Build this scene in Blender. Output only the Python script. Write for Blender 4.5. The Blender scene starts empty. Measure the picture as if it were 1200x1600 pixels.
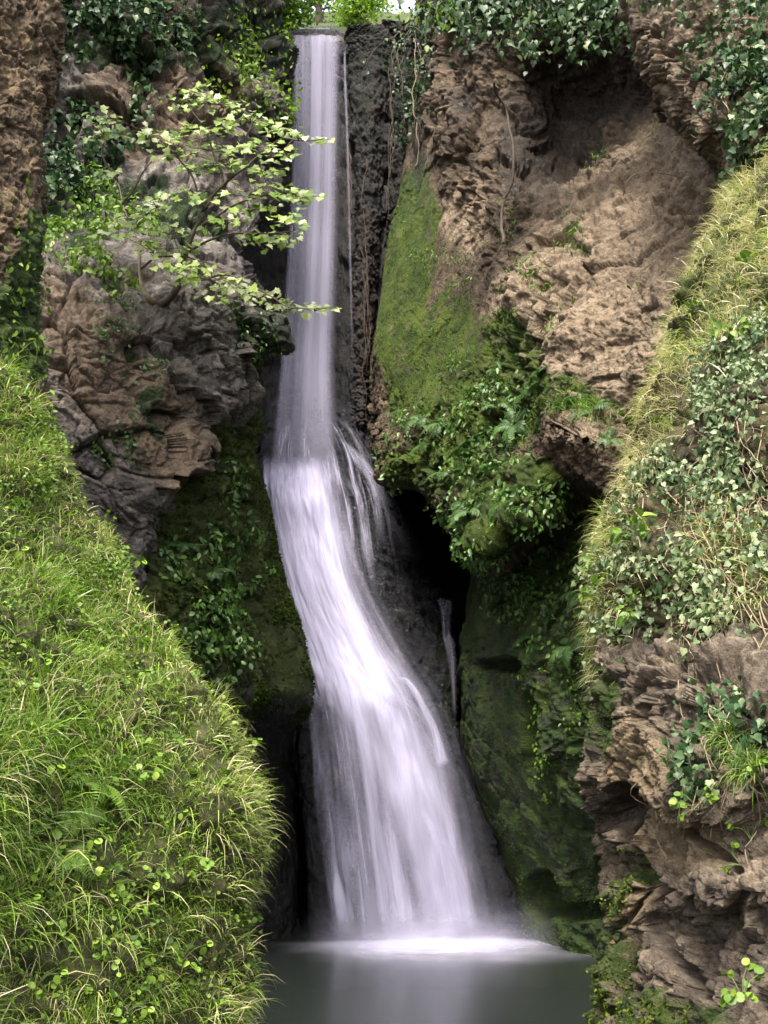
import bpy, math
import numpy as np
from mathutils import Vector

# ------------------------------------------------------------------ camera, sky, sun, exposure
scene = bpy.context.scene
F, PITCH, CZ = 1715.0, math.radians(14.6), 2.6
cam_d = bpy.data.cameras.new("camera")
cam_d.sensor_fit = 'VERTICAL'; cam_d.sensor_height = 24.0
cam_d.lens = F / 1600 * 24.0
cam_d.clip_start = 0.05; cam_d.clip_end = 2000
cam = bpy.data.objects.new("camera", cam_d); scene.collection.objects.link(cam)
cam.location = (0, 0, CZ); cam.rotation_euler = (math.pi / 2 + PITCH, 0, 0)
scene.camera = cam

SUN_EL, SUN_AZ = math.radians(54), math.radians(-165)   # azimuth from +Y, clockwise
world = bpy.data.worlds.new("World"); scene.world = world; world.use_nodes = True
wn = world.node_tree
for n in list(wn.nodes): wn.nodes.remove(n)
wo = wn.nodes.new('ShaderNodeOutputWorld'); wb = wn.nodes.new('ShaderNodeBackground')
sky = wn.nodes.new('ShaderNodeTexSky'); sky.sky_type = 'NISHITA'; sky.sun_disc = False
sky.sun_elevation = SUN_EL; sky.sun_rotation = SUN_AZ; sky.air_density = 1.0; sky.dust_density = 7.0; sky.ozone_density = 1.0
wb.inputs['Strength'].default_value = 0.115
veil = wn.nodes.new('ShaderNodeMix'); veil.data_type = 'RGBA'; veil.inputs[0].default_value = 0.5; veil.inputs[7].default_value = (4.6, 4.8, 5.4, 1)   # thin bright cloud
wn.links.new(sky.outputs[0], veil.inputs[6]); wn.links.new(veil.outputs[2], wb.inputs[0]); wn.links.new(wb.outputs[0], wo.inputs[0])
sd = bpy.data.lights.new("sun", 'SUN'); sd.energy = 1.5; sd.angle = math.radians(16); sd.color = (1.0, 0.95, 0.86)
sun = bpy.data.objects.new("sun", sd); scene.collection.objects.link(sun)
sv = Vector((math.sin(SUN_AZ) * math.cos(SUN_EL), math.cos(SUN_AZ) * math.cos(SUN_EL), math.sin(SUN_EL)))
sun.rotation_euler = sv.to_track_quat('Z', 'Y').to_euler(); sun.location = (0, -5, 30)
scene.view_settings.view_transform = 'Standard'; scene.view_settings.look = 'None'
scene.view_settings.exposure = 2.4; scene.view_settings.gamma = 1.0
scene.render.engine = 'CYCLES'
scene.cycles.max_bounces = 8; scene.cycles.transparent_max_bounces = 24
scene.cycles.diffuse_bounces = 4; scene.cycles.glossy_bounces = 3; scene.cycles.transmission_bounces = 3

# ------------------------------------------------------------------ numeric helpers
rng = np.random.default_rng(7)
CP, SP = math.cos(PITCH), math.sin(PITCH)

def P(px, py, Y):
    """a point of the place: the line of sight (px, py) followed to the distance Y"""
    a = (np.asarray(px, float) - 600) / F; b = (800 - np.asarray(py, float)) / F; Y = np.asarray(Y, float)
    dy = CP - b * SP; dz = SP + b * CP; t = Y / dy
    return np.stack([a * t, np.broadcast_to(Y, np.shape(t)) * 1.0, CZ + dz * t], -1)

def hsh(i, j, k, s):
    h = (i.astype(np.uint32) * np.uint32(374761393)) ^ (j.astype(np.uint32) * np.uint32(668265263)) ^ (k.astype(np.uint32) * np.uint32(2147483647 - 58)) ^ np.uint32((s * 974711 + 12345) & 0xffffffff)
    h = (h ^ (h >> np.uint32(15))) * np.uint32(2246822519)
    h = (h ^ (h >> np.uint32(13))) * np.uint32(3266489917)
    h = h ^ (h >> np.uint32(16))
    return h.astype(np.float64) / 4294967295.0

def vnoise(p, s=0):
    with np.errstate(over='ignore'):
        p = np.asarray(p, float); f = np.floor(p); i = f.astype(np.int64); t = p - f
        w = t * t * t * (t * (t * 6 - 15) + 10); r = 0
        for a in (0, 1):
            for b in (0, 1):
                for c in (0, 1):
                    ww = (w[..., 0] if a else 1 - w[..., 0]) * (w[..., 1] if b else 1 - w[..., 1]) * (w[..., 2] if c else 1 - w[..., 2])
                    r = r + ww * hsh(i[..., 0] + a, i[..., 1] + b, i[..., 2] + c, s)
        return r * 2 - 1

ROT = np.array([[0.36, 0.48, -0.8], [-0.8, 0.60, 0.0], [0.48, 0.64, 0.6]])
def fbm(p, o=4, s=0, g=0.5, ridged=False):
    p = np.asarray(p, float); a, r, n = 1.0, 0, 0
    for k in range(o):
        v = vnoise(p, s + k)
        if ridged: v = 1 - 2 * np.abs(v)
        r = r + a * v; n += a; a *= g; p = p @ ROT.T * 2.03 + 17.3
    return r / n

def blocks(p, s=0, tilt=0.7):
    """broken-rock relief: every cell of a jittered grid is a facet with its own height and slope; also the distance to the crack"""
    with np.errstate(over='ignore'):
        p = np.asarray(p, float); i = np.floor(p).astype(np.int64)
        d1 = np.full(p.shape[:-1], 9.0); d2 = d1 * 1; h = d1 * 0
        for a in (-1, 0, 1):
            for b in (-1, 0, 1):
                for c in (-1, 0, 1):
                    I, J, K = i[..., 0] + a, i[..., 1] + b, i[..., 2] + c
                    q = np.stack([I + hsh(I, J, K, s), J + hsh(I, J, K, s + 1), K + hsh(I, J, K, s + 2)], -1)
                    v = p - q; d = np.sqrt((v * v).sum(-1))
                    hh = (hsh(I, J, K, s + 3) * 2 - 1) + tilt * ((hsh(I, J, K, s + 4) * 2 - 1) * v[..., 0] + (hsh(I, J, K, s + 5) * 2 - 1) * v[..., 1] + (hsh(I, J, K, s + 6) * 2 - 1) * v[..., 2]) * 2
                    m = d < d1
                    d2 = np.where(m, d1, np.minimum(d2, d)); h = np.where(m, hh, h); d1 = np.where(m, d, d1)
        return h, d2 - d1

def sstep(a, b, x):
    t = np.clip((x - a) / (b - a), 0, 1); return t * t * (3 - 2 * t)

def crW(n, k):
    """Catmull-Rom weights that turn k control values into n"""
    t = np.linspace(0, k - 1, n); i = np.minimum(t.astype(int), k - 2); u = t - i
    W = np.zeros((n, k + 2)); b = np.stack([-u + 2 * u**2 - u**3, 2 - 5 * u**2 + 3 * u**3, u + 4 * u**2 - 3 * u**3, -u**2 + u**3], 1) / 2
    for c in range(4): W[np.arange(n), i + c] += b[:, c]
    W[:, 1] += 2 * W[:, 0]; W[:, 2] -= W[:, 0]; W[:, -2] += 2 * W[:, -1]; W[:, -3] -= W[:, -1]
    return W[:, 1:-1]

def grid(rows, nu, nv):
    """rows of (px, py, Y) -> smooth grid of points, with the (px, py) of each"""
    c = np.array(rows, float); g = np.einsum('ab,bcd->acd', crW(nv, c.shape[0]), c); g = np.einsum('ab,cbd->cad', crW(nu, c.shape[1]), g)
    return P(g[..., 0], g[..., 1], g[..., 2]), g[..., :2]

def normals(p):
    n = np.cross(np.gradient(p, axis=1), np.gradient(p, axis=0)); l = np.linalg.norm(n, axis=-1, keepdims=True); n = n / np.maximum(l, 1e-9)
    m = p.mean((0, 1)) - np.array([0, 0, CZ])
    if (n * (np.array([0, 0, CZ]) - p)).sum(-1).mean() < 0: n = -n
    return n

def blob(q, lst, warp=None):
    """soft region mask over the surface: ellipses (x, y, rx, ry[, slope]) with ragged borders"""
    r = np.zeros(q.shape[:-1])
    for e in lst:
        x, y, rx, ry = e[:4]; a = math.radians(e[4]) if len(e) > 4 else 0.0
        dx, dy = q[..., 0] - x, q[..., 1] - y
        u = dx * math.cos(a) + dy * math.sin(a); v = -dx * math.sin(a) + dy * math.cos(a)
        d = np.sqrt((u / rx) ** 2 + (v / ry) ** 2)
        r = np.maximum(r, 1 - sstep(0.65, 1.25, d + (0 if warp is None else warp)))
    return r

# ------------------------------------------------------------------ mesh helpers
def raw_mesh(name, verts, loops, totals, attrs=None, smooth=True, uv=None):
    me = bpy.data.meshes.new(name)
    verts = np.ascontiguousarray(verts, np.float32).reshape(-1, 3); loops = np.ascontiguousarray(loops, np.int32).ravel(); totals = np.ascontiguousarray(totals, np.int32).ravel()
    me.vertices.add(len(verts)); me.vertices.foreach_set('co', verts.ravel())
    me.loops.add(len(loops)); me.loops.foreach_set('vertex_index', loops)
    me.polygons.add(len(totals)); st = np.zeros(len(totals), np.int32); st[1:] = np.cumsum(totals)[:-1]
    me.polygons.foreach_set('loop_start', st)
    if smooth: me.polygons.foreach_set('use_smooth', np.ones(len(totals), bool))
    for k, v in (attrs or {}).items():
        at = me.attributes.new(k, 'FLOAT', 'POINT'); at.data.foreach_set('value', np.ascontiguousarray(v, np.float32).ravel())
    if uv is not None:
        l = me.uv_layers.new(name='UVMap'); l.data.foreach_set('uv', np.ascontiguousarray(uv, np.float32)[loops].ravel())
    me.update(calc_edges=True); me.validate()
    return me

def grid_mesh(name, pts, attrs=None, uv=False, smooth=True):
    nv, nu = pts.shape[:2]; idx = np.arange(nv * nu).reshape(nv, nu)
    q = np.stack([idx[:-1, :-1], idx[:-1, 1:], idx[1:, 1:], idx[1:, :-1]], -1).reshape(-1, 4)
    U = None
    if uv:
        uu, vv = np.meshgrid(np.linspace(0, 1, nu), np.linspace(0, 1, nv)); U = np.stack([uu, vv], -1).reshape(-1, 2)
    return raw_mesh(name, pts, q, np.full(len(q), 4), attrs, smooth, U)

def obj(name, me, mat, parent=None, loc=(0, 0, 0)):
    o = bpy.data.objects.new(name, me); scene.collection.objects.link(o)
    if mat is not None: me.materials.append(mat)
    o.parent = parent; o.location = loc
    return o

def tag(o, label=None, cat=None, group=None, kind=None):
    if label: o['label'] = label
    if cat: o['category'] = cat
    if group: o['group'] = group
    if kind: o['kind'] = kind
    return o

def thing(name, label, cat, loc, group=None):
    o = bpy.data.objects.new(name, None); scene.collection.objects.link(o); o.location = tuple(float(v) for v in loc); o.empty_display_size = 0.2
    return tag(o, label, cat, group)

def tubes(name, lines, radii, sides=6, base=(0, 0, 0), tint=None):
    """tapered round stems along polylines, one mesh"""
    V, L, T = [], [], []; off = 0
    for ln, rd in zip(lines, radii):
        ln = np.asarray(ln, float); n = len(ln); rd = np.interp(np.linspace(0, 1, n), np.linspace(0, 1, len(rd)), rd)
        t = np.gradient(ln, axis=0); t /= np.maximum(np.linalg.norm(t, axis=1, keepdims=True), 1e-9)
        ref = np.where(np.abs(t[:, 2:3]) > 0.9, [[1.0, 0, 0]], [[0, 0, 1.0]])
        a = np.cross(t, ref); a /= np.maximum(np.linalg.norm(a, axis=1, keepdims=True), 1e-9); b = np.cross(t, a)
        th = np.linspace(0, 2 * np.pi, sides, endpoint=False)
        v = ln[:, None] + rd[:, None, None] * (np.cos(th)[None, :, None] * a[:, None] + np.sin(th)[None, :, None] * b[:, None])
        V.append(v.reshape(-1, 3)); i = np.arange(n * sides).reshape(n, sides) + off; j = np.roll(i, -1, 1)
        L.append(np.stack([i[:-1], j[:-1], j[1:], i[1:]], -1).reshape(-1, 4)); T.append(np.full((n - 1) * sides, 4)); off += n * sides
    return raw_mesh(name, np.concatenate(V) - np.asarray(base), np.concatenate(L), np.concatenate(T))

def smooth_line(pts, n=16, wob=0.0, s=0):
    c = np.array(pts, float)
    if len(c) < 2: return c
    r = crW(n, len(c)) @ c
    if wob: r[1:-1] += wob * np.stack([vnoise(r * 3.1, s), vnoise(r * 3.1, s + 7), vnoise(r * 3.1, s + 13)], -1)[1:-1]
    return r

def unit(v): return v / np.maximum(np.linalg.norm(v, axis=-1, keepdims=True), 1e-9)

# leaf outlines: x across, y along from the stalk, z out of the leaf
def fan(outline, fold=0.0, droop=0.0):
    o = np.array(outline, float); v = np.zeros((len(o) + 1, 3)); v[1:, :2] = o; v[0, :2] = (0, 0.38)
    v[:, 2] = fold * np.abs(v[:, 0]) - droop * v[:, 1] ** 2
    n = len(o); return v, [(0, 1 + k, 1 + (k + 1) % n) for k in range(n)]
IVY = fan([(0, 0), (.2, -.1), (.40, .04), (.38, .22), (.46, .42), (.30, .54), (.16, .76), (0, .98), (-.16, .76), (-.30, .54), (-.46, .42), (-.38, .22), (-.40, .04), (-.2, -.1)], 0.3, 0.3)
SYC = fan([(0, 0), (.2, .02), (.46, -.04), (.4, .18), (.58, .42), (.4, .5), (.38, .74), (.2, .7), (0, 1.0), (-.2, .7), (-.38, .74), (-.4, .5), (-.58, .42), (-.4, .18), (-.46, -.04), (-.2, .02)], 0.18, 0.22)
OVAL = fan([(0, 0), (.18, .16), (.27, .42), (.2, .72), (0, 1.0), (-.2, .72), (-.27, .42), (-.18, .16)], 0.25, 0.22)
ROUND = fan([(0, 0), (.3, .08), (.44, .36), (.36, .7), (.12, .9), (0, .84), (-.12, .9), (-.36, .7), (-.44, .36), (-.3, .08)], 0.15, 0.15)
LANCE = fan([(0, 0), (.09, .2), (.12, .5), (.07, .8), (0, 1.0), (-.07, .8), (-.12, .5), (-.09, .2)], 0.3, 0.35)
TINY = (np.array([(0, 0, 0), (.32, .4, .08), (0, 1, -.1), (-.32, .4, .08)], float), [(0, 1, 2, 3)])

def leaves(name, tmpl, pos, nrm, tip, size, tint, base=(0, 0, 0), roll=0.0, seed=1):
    """one mesh of leaves: each at pos, facing nrm, its point toward tip"""
    v, fs = tmpl; N = len(pos); r = np.random.default_rng(seed)
    y = unit(tip); z = unit(nrm - (nrm * y).sum(-1, keepdims=True) * y); x = np.cross(y, z)
    sx = size * (0.85 + 0.3 * r.random(N)); zz = size * (0.4 + 1.2 * r.random(N))
    w = pos[:, None] + v[None, :, 0:1] * (x * sx[:, None])[:, None] + v[None, :, 1:2] * (y * size[:, None])[:, None] + v[None, :, 2:3] * (z * zz[:, None])[:, None]
    k = len(v); lo, to = [], []
    for f in fs: lo.extend(f); to.append(len(f))
    L = (np.array(lo)[None] + (np.arange(N) * k)[:, None]).ravel(); T = np.tile(np.array(to), N)
    return raw_mesh(name, w.reshape(-1, 3) - np.asarray(base), L, T, {'tint': np.repeat(tint, k)}, smooth=False)

def blades(name, pos, d, side, length, width, droop, tint, base=(0, 0, 0), seg=4, dark=None):
    """one mesh of grass blades: start direction d, bending under their own weight"""
    N = len(pos); d = unit(d); side = unit(side - (side * d).sum(-1, keepdims=True) * d); V = np.zeros((N, 2 * seg + 1, 3)); p = pos.copy(); dr = d.copy()
    for k in range(seg + 1):
        t = k / seg; w = (width * (1 - t ** 1.6) * (0.6 + 0.4 * min(1, t * 4)))[:, None] * side * 0.5
        if k < seg: V[:, 2 * k] = p - w; V[:, 2 * k + 1] = p + w
        else: V[:, 2 * seg] = p
        dr = unit(dr + np.array([0, 0, -1.0]) * (droop / seg * (0.5 + t))[:, None]); p = p + dr * (length / seg)[:, None]
    lo, to = [], []
    for k in range(seg - 1): lo += [2 * k, 2 * k + 1, 2 * k + 3, 2 * k + 2]; to.append(4)
    lo += [2 * seg - 2, 2 * seg - 1, 2 * seg]; to.append(3); kk = 2 * seg + 1
    L = (np.array(lo)[None] + (np.arange(N) * kk)[:, None]).ravel(); T = np.tile(np.array(to), N)
    return raw_mesh(name, V.reshape(-1, 3) - np.asarray(base), L, T, {'tint': np.repeat(tint, kk)})

class Surf:
    """a built rock or earth surface kept for planting on"""
    def __init__(s, pts, q, nrm): s.p, s.q, s.n = pts, q, nrm
    def sample(s, N, mask, seed=1, jitter=True):
        r = np.random.default_rng(seed); p = s.p
        a = np.linalg.norm(np.cross(p[1:, :-1] - p[:-1, :-1], p[:-1, 1:] - p[:-1, :-1]), axis=-1)
        m = (mask[1:, 1:] + mask[:-1, :-1]) / 2 * a; w = m.ravel(); c = np.cumsum(w)
        if c[-1] <= 0: return np.zeros((0, 3)), np.zeros((0, 3)), np.zeros((0, 2))
        k = np.minimum(np.searchsorted(c, r.random(N) * c[-1]), len(w) - 1); i, j = np.divmod(k, p.shape[1] - 1); u, v = r.random((2, N, 1))
        def L(g): return (g[i, j] * (1 - u) + g[i, j + 1] * u) * (1 - v) + (g[i + 1, j] * (1 - u) + g[i + 1, j + 1] * u) * v
        return L(p), unit(L(s.n)), L(s.q)
    def at(s, px, py):
        k = np.argmin(((s.q - np.array([px, py])) ** 2).sum(-1)); i, j = np.divmod(k, s.q.shape[1])
        return s.p[i, j], s.n[i, j]

# ------------------------------------------------------------------ materials
def newmat(name):
    m = bpy.data.materials.new(name); m.use_nodes = True; nt = m.node_tree
    for n in list(nt.nodes): nt.nodes.remove(n)
    return m, nt
def nd(nt, t, ins=None, **kw):
    n = nt.nodes.new(t)
    for k, v in kw.items(): setattr(n, k, v)
    for k, v in (ins or {}).items():
        if isinstance(v, bpy.types.NodeSocket): nt.links.new(v, n.inputs[k])
        else: n.inputs[k].default_value = v
    return n
def C4(c): return (c[0], c[1], c[2], 1.0)
def ramp(nt, fac, stops):
    n = nt.nodes.new('ShaderNodeValToRGB'); e = n.color_ramp.elements
    while len(e) < len(stops): e.new(0.5)
    for k, (p, c) in enumerate(stops): e[k].position = p; e[k].color = C4(c) if hasattr(c, '__len__') else (c, c, c, 1)
    nt.links.new(fac, n.inputs[0]); return n.outputs[0]
def mixc(nt, f, a, b, mode='MIX'):
    n = nt.nodes.new('ShaderNodeMix'); n.data_type = 'RGBA'; n.blend_type = mode
    for s, v in ((0, f), (6, a), (7, b)):
        if isinstance(v, bpy.types.NodeSocket): nt.links.new(v, n.inputs[s])
        else: n.inputs[s].default_value = v if s == 0 else C4(v)
    return n.outputs[2]
def math_(nt, op, a, b=0.0, c=None, clamp=False):
    n = nt.nodes.new('ShaderNodeMath'); n.operation = op; n.use_clamp = clamp
    for s, v in ((0, a), (1, b), (2, c)):
        if v is None: continue
        if isinstance(v, bpy.types.NodeSocket): nt.links.new(v, n.inputs[s])
        else: n.inputs[s].default_value = v
    return n.outputs[0]
def attr(nt, a): return nd(nt, 'ShaderNodeAttribute', attribute_name=a).outputs['Fac']
def noise(nt, vec, scale, detail=6, rough=0.6, dist=0.0):
    return nd(nt, 'ShaderNodeTexNoise', {'Vector': vec, 'Scale': scale, 'Detail': detail, 'Roughness': rough, 'Distortion': dist}).outputs['Fac']

def rock_mat(name, cols, tan, moss=((0.012, 0.03, 0.004), (0.035, 0.085, 0.008), (0.09, 0.16, 0.015)), size=1.0, bump=1.0, strata=None, rough=0.85):
    """broken limestone and earth: three rock colours by noise, a second colour where 'tan' is set, moss where 'moss' is, wet film where 'wet' is"""
    m, nt = newmat(name); P0 = nd(nt, 'ShaderNodeNewGeometry').outputs['Position']
    if strata:
        mp = nd(nt, 'ShaderNodeMapping', {'Vector': P0, 'Rotation': strata[0], 'Scale': strata[1]}).outputs[0]
    else: mp = P0
    n1 = noise(nt, mp, 0.9 / size, 8, 0.66, 0.4); n2 = noise(nt, mp, 5.0 / size, 8, 0.7, 0.2); n3 = noise(nt, P0, 26 / size, 6, 0.7)
    f = math_(nt, 'ADD', math_(nt, 'MULTIPLY', n1, 0.5), math_(nt, 'MULTIPLY', n2, 0.5))
    base = ramp(nt, f, [(0.36, cols[0]), (0.50, cols[1]), (0.62, cols[2])])
    tn = ramp(nt, n2, [(0.35, tan[0]), (0.62, tan[1])])
    tf = math_(nt, 'MULTIPLY', math_(nt, 'ADD', attr(nt, 'tan'), math_(nt, 'MULTIPLY', math_(nt, 'SUBTRACT', n1, 0.5), 1.2)), 1.0, clamp=True)
    base = mixc(nt, tf, base, tn)
    base = mixc(nt, 0.75, base, ramp(nt, n3, [(0.3, 0.42), (0.5, 1.0), (0.72, 1.45)]), 'MULTIPLY')
    mo = attr(nt, 'moss'); mn = noise(nt, P0, 2.6 / size, 8, 0.68); mfine = noise(nt, P0, 60 / size, 4, 0.7)
    mf = math_(nt, 'ADD', mo, math_(nt, 'MULTIPLY', math_(nt, 'SUBTRACT', mn, 0.5), 1.5))
    mf = nd(nt, 'ShaderNodeMapRange', {'Value': mf, 'From Min': 0.38, 'From Max': 0.62}).outputs[0]
    mc = ramp(nt, math_(nt, 'ADD', math_(nt, 'MULTIPLY', noise(nt, P0, 1.7 / size, 6, 0.6), 0.55), math_(nt, 'MULTIPLY', mfine, 0.45)), [(0.34, moss[0]), (0.5, moss[1]), (0.66, moss[2])])
    col = mixc(nt, mf, base, mc)
    wt = attr(nt, 'wet'); col = mixc(nt, math_(nt, 'MULTIPLY', wt, 0.85), col, mixc(nt, 1.0, col, (0.30, 0.30, 0.33), 'MULTIPLY'))
    rg = math_(nt, 'SUBTRACT', rough, math_(nt, 'MULTIPLY', wt, 0.55)); rg = math_(nt, 'ADD', rg, math_(nt, 'MULTIPLY', mf, 0.1), clamp=True)
    hgt = math_(nt, 'ADD', math_(nt, 'MULTIPLY', n2, 1.0), math_(nt, 'MULTIPLY', n3, 0.35)); hgt = math_(nt, 'ADD', hgt, math_(nt, 'MULTIPLY', mfine, math_(nt, 'MULTIPLY', mf, 0.35)))
    bp = nd(nt, 'ShaderNodeBump', {'Strength': 0.9, 'Distance': 0.12 * bump * size, 'Height': hgt}).outputs[0]
    b = nd(nt, 'ShaderNodeBsdfPrincipled', {'Base Color': col, 'Roughness': rg, 'Normal': bp, 'Specular IOR Level': 0.35})
    o = nd(nt, 'ShaderNodeOutputMaterial', {'Surface': b.outputs[0]}); return m

def leaf_mat(name, stops, rough=0.45, trans=0.35, spec=0.4):
    m, nt = newmat(name); P0 = nd(nt, 'ShaderNodeNewGeometry').outputs['Position']
    c = ramp(nt, attr(nt, 'tint'), stops)
    c = mixc(nt, 0.5, c, ramp(nt, noise(nt, P0, 40, 3), [(0.3, 0.6), (0.7, 1.3)]), 'MULTIPLY')
    b = nd(nt, 'ShaderNodeBsdfPrincipled', {'Base Color': c, 'Roughness': rough, 'Specular IOR Level': spec})
    t = nd(nt, 'ShaderNodeBsdfTranslucent', {'Color': mixc(nt, 0.5, c, (1.0, 1.25, 0.45), 'MULTIPLY')})
    x = nd(nt, 'ShaderNodeMixShader', {0: trans, 1: b.outputs[0], 2: t.outputs[0]})
    nd(nt, 'ShaderNodeOutputMaterial', {'Surface': x.outputs[0]}); return m

def plain_mat(name, c1, c2, scale=8, rough=0.85, bump=0.02):
    m, nt = newmat(name); P0 = nd(nt, 'ShaderNodeNewGeometry').outputs['Position']; n = noise(nt, P0, scale, 8, 0.7)
    bp = nd(nt, 'ShaderNodeBump', {'Strength': 0.6, 'Distance': bump, 'Height': n}).outputs[0]
    b = nd(nt, 'ShaderNodeBsdfPrincipled', {'Base Color': ramp(nt, n, [(0.3, c1), (0.7, c2)]), 'Roughness': rough, 'Normal': bp})
    nd(nt, 'ShaderNodeOutputMaterial', {'Surface': b.outputs[0]}); return m

def water_mat(name, su, sv, lo, hi, dens, edge=(0.12, 0.12), head=0.0, tail=0.0, seed=0.0, col=(0.63, 0.61, 0.80), bump=0.03, solid=None):
    """falling water blurred to silk: white threads that run along the fall (UV v), see-through between them and at the sides"""
    m, nt = newmat(name); uv = nd(nt, 'ShaderNodeUVMap', uv_map='UVMap').outputs[0]
    s = nd(nt, 'ShaderNodeSeparateXYZ', {0: uv}); u, v = s.outputs[0], s.outputs[1]
    def st(a, b, det, off):
        cb = nd(nt, 'ShaderNodeCombineXYZ', {'X': math_(nt, 'MULTIPLY', u, a), 'Y': math_(nt, 'MULTIPLY', v, b), 'Z': off + seed})
        return noise(nt, cb.outputs[0], 1.0, det, 0.55, 0.25)
    a1 = st(su, sv, 3, 0.0); a2 = st(su * 3.3, sv * 1.2, 4, 5.0)
    f = math_(nt, 'ADD', math_(nt, 'MULTIPLY', a1, 0.6), math_(nt, 'MULTIPLY', a2, 0.4))
    al = nd(nt, 'ShaderNodeMapRange', {'Value': f, 'From Min': lo, 'From Max': hi, 'To Min': 0.0, 'To Max': dens}, interpolation_type='SMOOTHSTEP').outputs[0]
    if solid is not None: al = math_(nt, 'MAXIMUM', al, math_(nt, 'MULTIPLY', attr(nt, 'solid'), dens))
    def fade(x, a): return nd(nt, 'ShaderNodeMapRange', {'Value': x, 'From Min': 0.0, 'From Max': a}, interpolation_type='SMOOTHSTEP').outputs[0]
    wob = math_(nt, 'MULTIPLY', math_(nt, 'SUBTRACT', a1, 0.5), 0.18)
    if edge[0]: al = math_(nt, 'MULTIPLY', al, fade(math_(nt, 'ADD', u, math_(nt, 'MULTIPLY', wob, u)), edge[0]))
    if edge[1]: al = math_(nt, 'MULTIPLY', al, fade(math_(nt, 'SUBTRACT', 1.0, u), edge[1]))
    if head: al = math_(nt, 'MULTIPLY', al, fade(v, head))
    if tail: al = math_(nt, 'MULTIPLY', al, fade(math_(nt, 'SUBTRACT', 1.0, v), tail))
    bp = nd(nt, 'ShaderNodeBump', {'Strength': 0.5, 'Distance': bump, 'Height': f}).outputs[0]
    d = nd(nt, 'ShaderNodeBsdfPrincipled', {'Base Color': C4(col), 'Roughness': 0.55, 'Specular IOR Level': 0.15, 'Normal': bp})
    t = nd(nt, 'ShaderNodeBsdfTranslucent', {'Color': C4(col)})
    x = nd(nt, 'ShaderNodeMixShader', {0: 0.3, 1: d.outputs[0], 2: t.outputs[0]})
    tr = nd(nt, 'ShaderNodeBsdfTransparent')
    y = nd(nt, 'ShaderNodeMixShader', {0: al, 1: tr.outputs[0], 2: x.outputs[0]})
    nd(nt, 'ShaderNodeOutputMaterial', {'Surface': y.outputs[0]}); return m

MOSS_D = ((0.005, 0.010, 0.004), (0.013, 0.028, 0.007), (0.036, 0.062, 0.014))
MOSS_B = ((0.010, 0.020, 0.004), (0.030, 0.055, 0.007), (0.075, 0.105, 0.014))
M_left = rock_mat('left_rock', ((0.034, 0.028, 0.024), (0.125, 0.106, 0.092), (0.34, 0.315, 0.285)), ((0.058, 0.041, 0.027), (0.19, 0.138, 0.092)), MOSS_D, bump=1.5)
M_right = rock_mat('right_rock', ((0.030, 0.022, 0.015), (0.085, 0.060, 0.038), (0.19, 0.138, 0.09)), ((0.125, 0.092, 0.060), (0.32, 0.245, 0.165)), ((0.014, 0.026, 0.005), (0.046, 0.080, 0.008), (0.115, 0.160, 0.014)), bump=1.4)
M_near = rock_mat('near_rock', ((0.024, 0.019, 0.015), (0.10, 0.078, 0.056), (0.25, 0.20, 0.145)), ((0.12, 0.088, 0.05), (0.25, 0.19, 0.115)), MOSS_B, size=0.5, bump=1.5)
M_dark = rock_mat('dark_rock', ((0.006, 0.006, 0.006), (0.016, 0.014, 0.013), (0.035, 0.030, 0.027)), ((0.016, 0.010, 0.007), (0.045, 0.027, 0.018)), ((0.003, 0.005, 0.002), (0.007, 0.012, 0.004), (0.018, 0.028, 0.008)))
M_low = rock_mat('mossy_rock', ((0.010, 0.013, 0.010), (0.025, 0.030, 0.022), (0.06, 0.058, 0.038)), ((0.05, 0.038, 0.02), (0.11, 0.08, 0.045)), ((0.014, 0.030, 0.008), (0.042, 0.080, 0.016), (0.11, 0.15, 0.028)), strata=((0, math.radians(-32), 0), (0.45, 1, 2.6)))
M_butt = rock_mat('buttress_rock', ((0.007, 0.006, 0.005), (0.020, 0.018, 0.014), (0.05, 0.043, 0.032)), ((0.06, 0.04, 0.025), (0.14, 0.10, 0.06)), ((0.014, 0.022, 0.006), (0.045, 0.062, 0.012), (0.10, 0.125, 0.022)))  # rock tones darkened to paint the black shade of the undercut
M_wet = rock_mat('wet_rock', ((0.012, 0.013, 0.015), (0.028, 0.030, 0.034), (0.07, 0.07, 0.075)), ((0.035, 0.035, 0.035), (0.07, 0.068, 0.065)), MOSS_D, rough=0.78, bump=1.3)
M_earth = rock_mat('bank_earth', ((0.018, 0.016, 0.007), (0.05, 0.042, 0.018), (0.11, 0.085, 0.04)), ((0.03, 0.045, 0.01), (0.075, 0.09, 0.02)), MOSS_B, size=0.5)
M_pillar = rock_mat('pillar_earth', ((0.020, 0.014, 0.008), (0.085, 0.058, 0.031), (0.20, 0.14, 0.075)), ((0.08, 0.055, 0.025), (0.18, 0.125, 0.06)), MOSS_B, size=0.45)

# ------------------------------------------------------------------ rock and earth masses
SURF = {}
def turn(row, left=None, right=None):
    """close a row at its open edge: the rock turns away from the view and runs back"""
    if right:
        x, y, Y = row[-1]; row = row + [(x + 4, y, Y + right[0] * 0.25), (x - right[1] * 0.3, y, Y + right[0] * 0.6), (x - right[1], y, Y + right[0])]
    if left:
        x, y, Y = row[0]; row = [(x + left[1], y, Y + left[0]), (x + left[1] * 0.3, y, Y + left[0] * 0.6), (x - 4, y, Y + left[0] * 0.25)] + row
    return row

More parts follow.
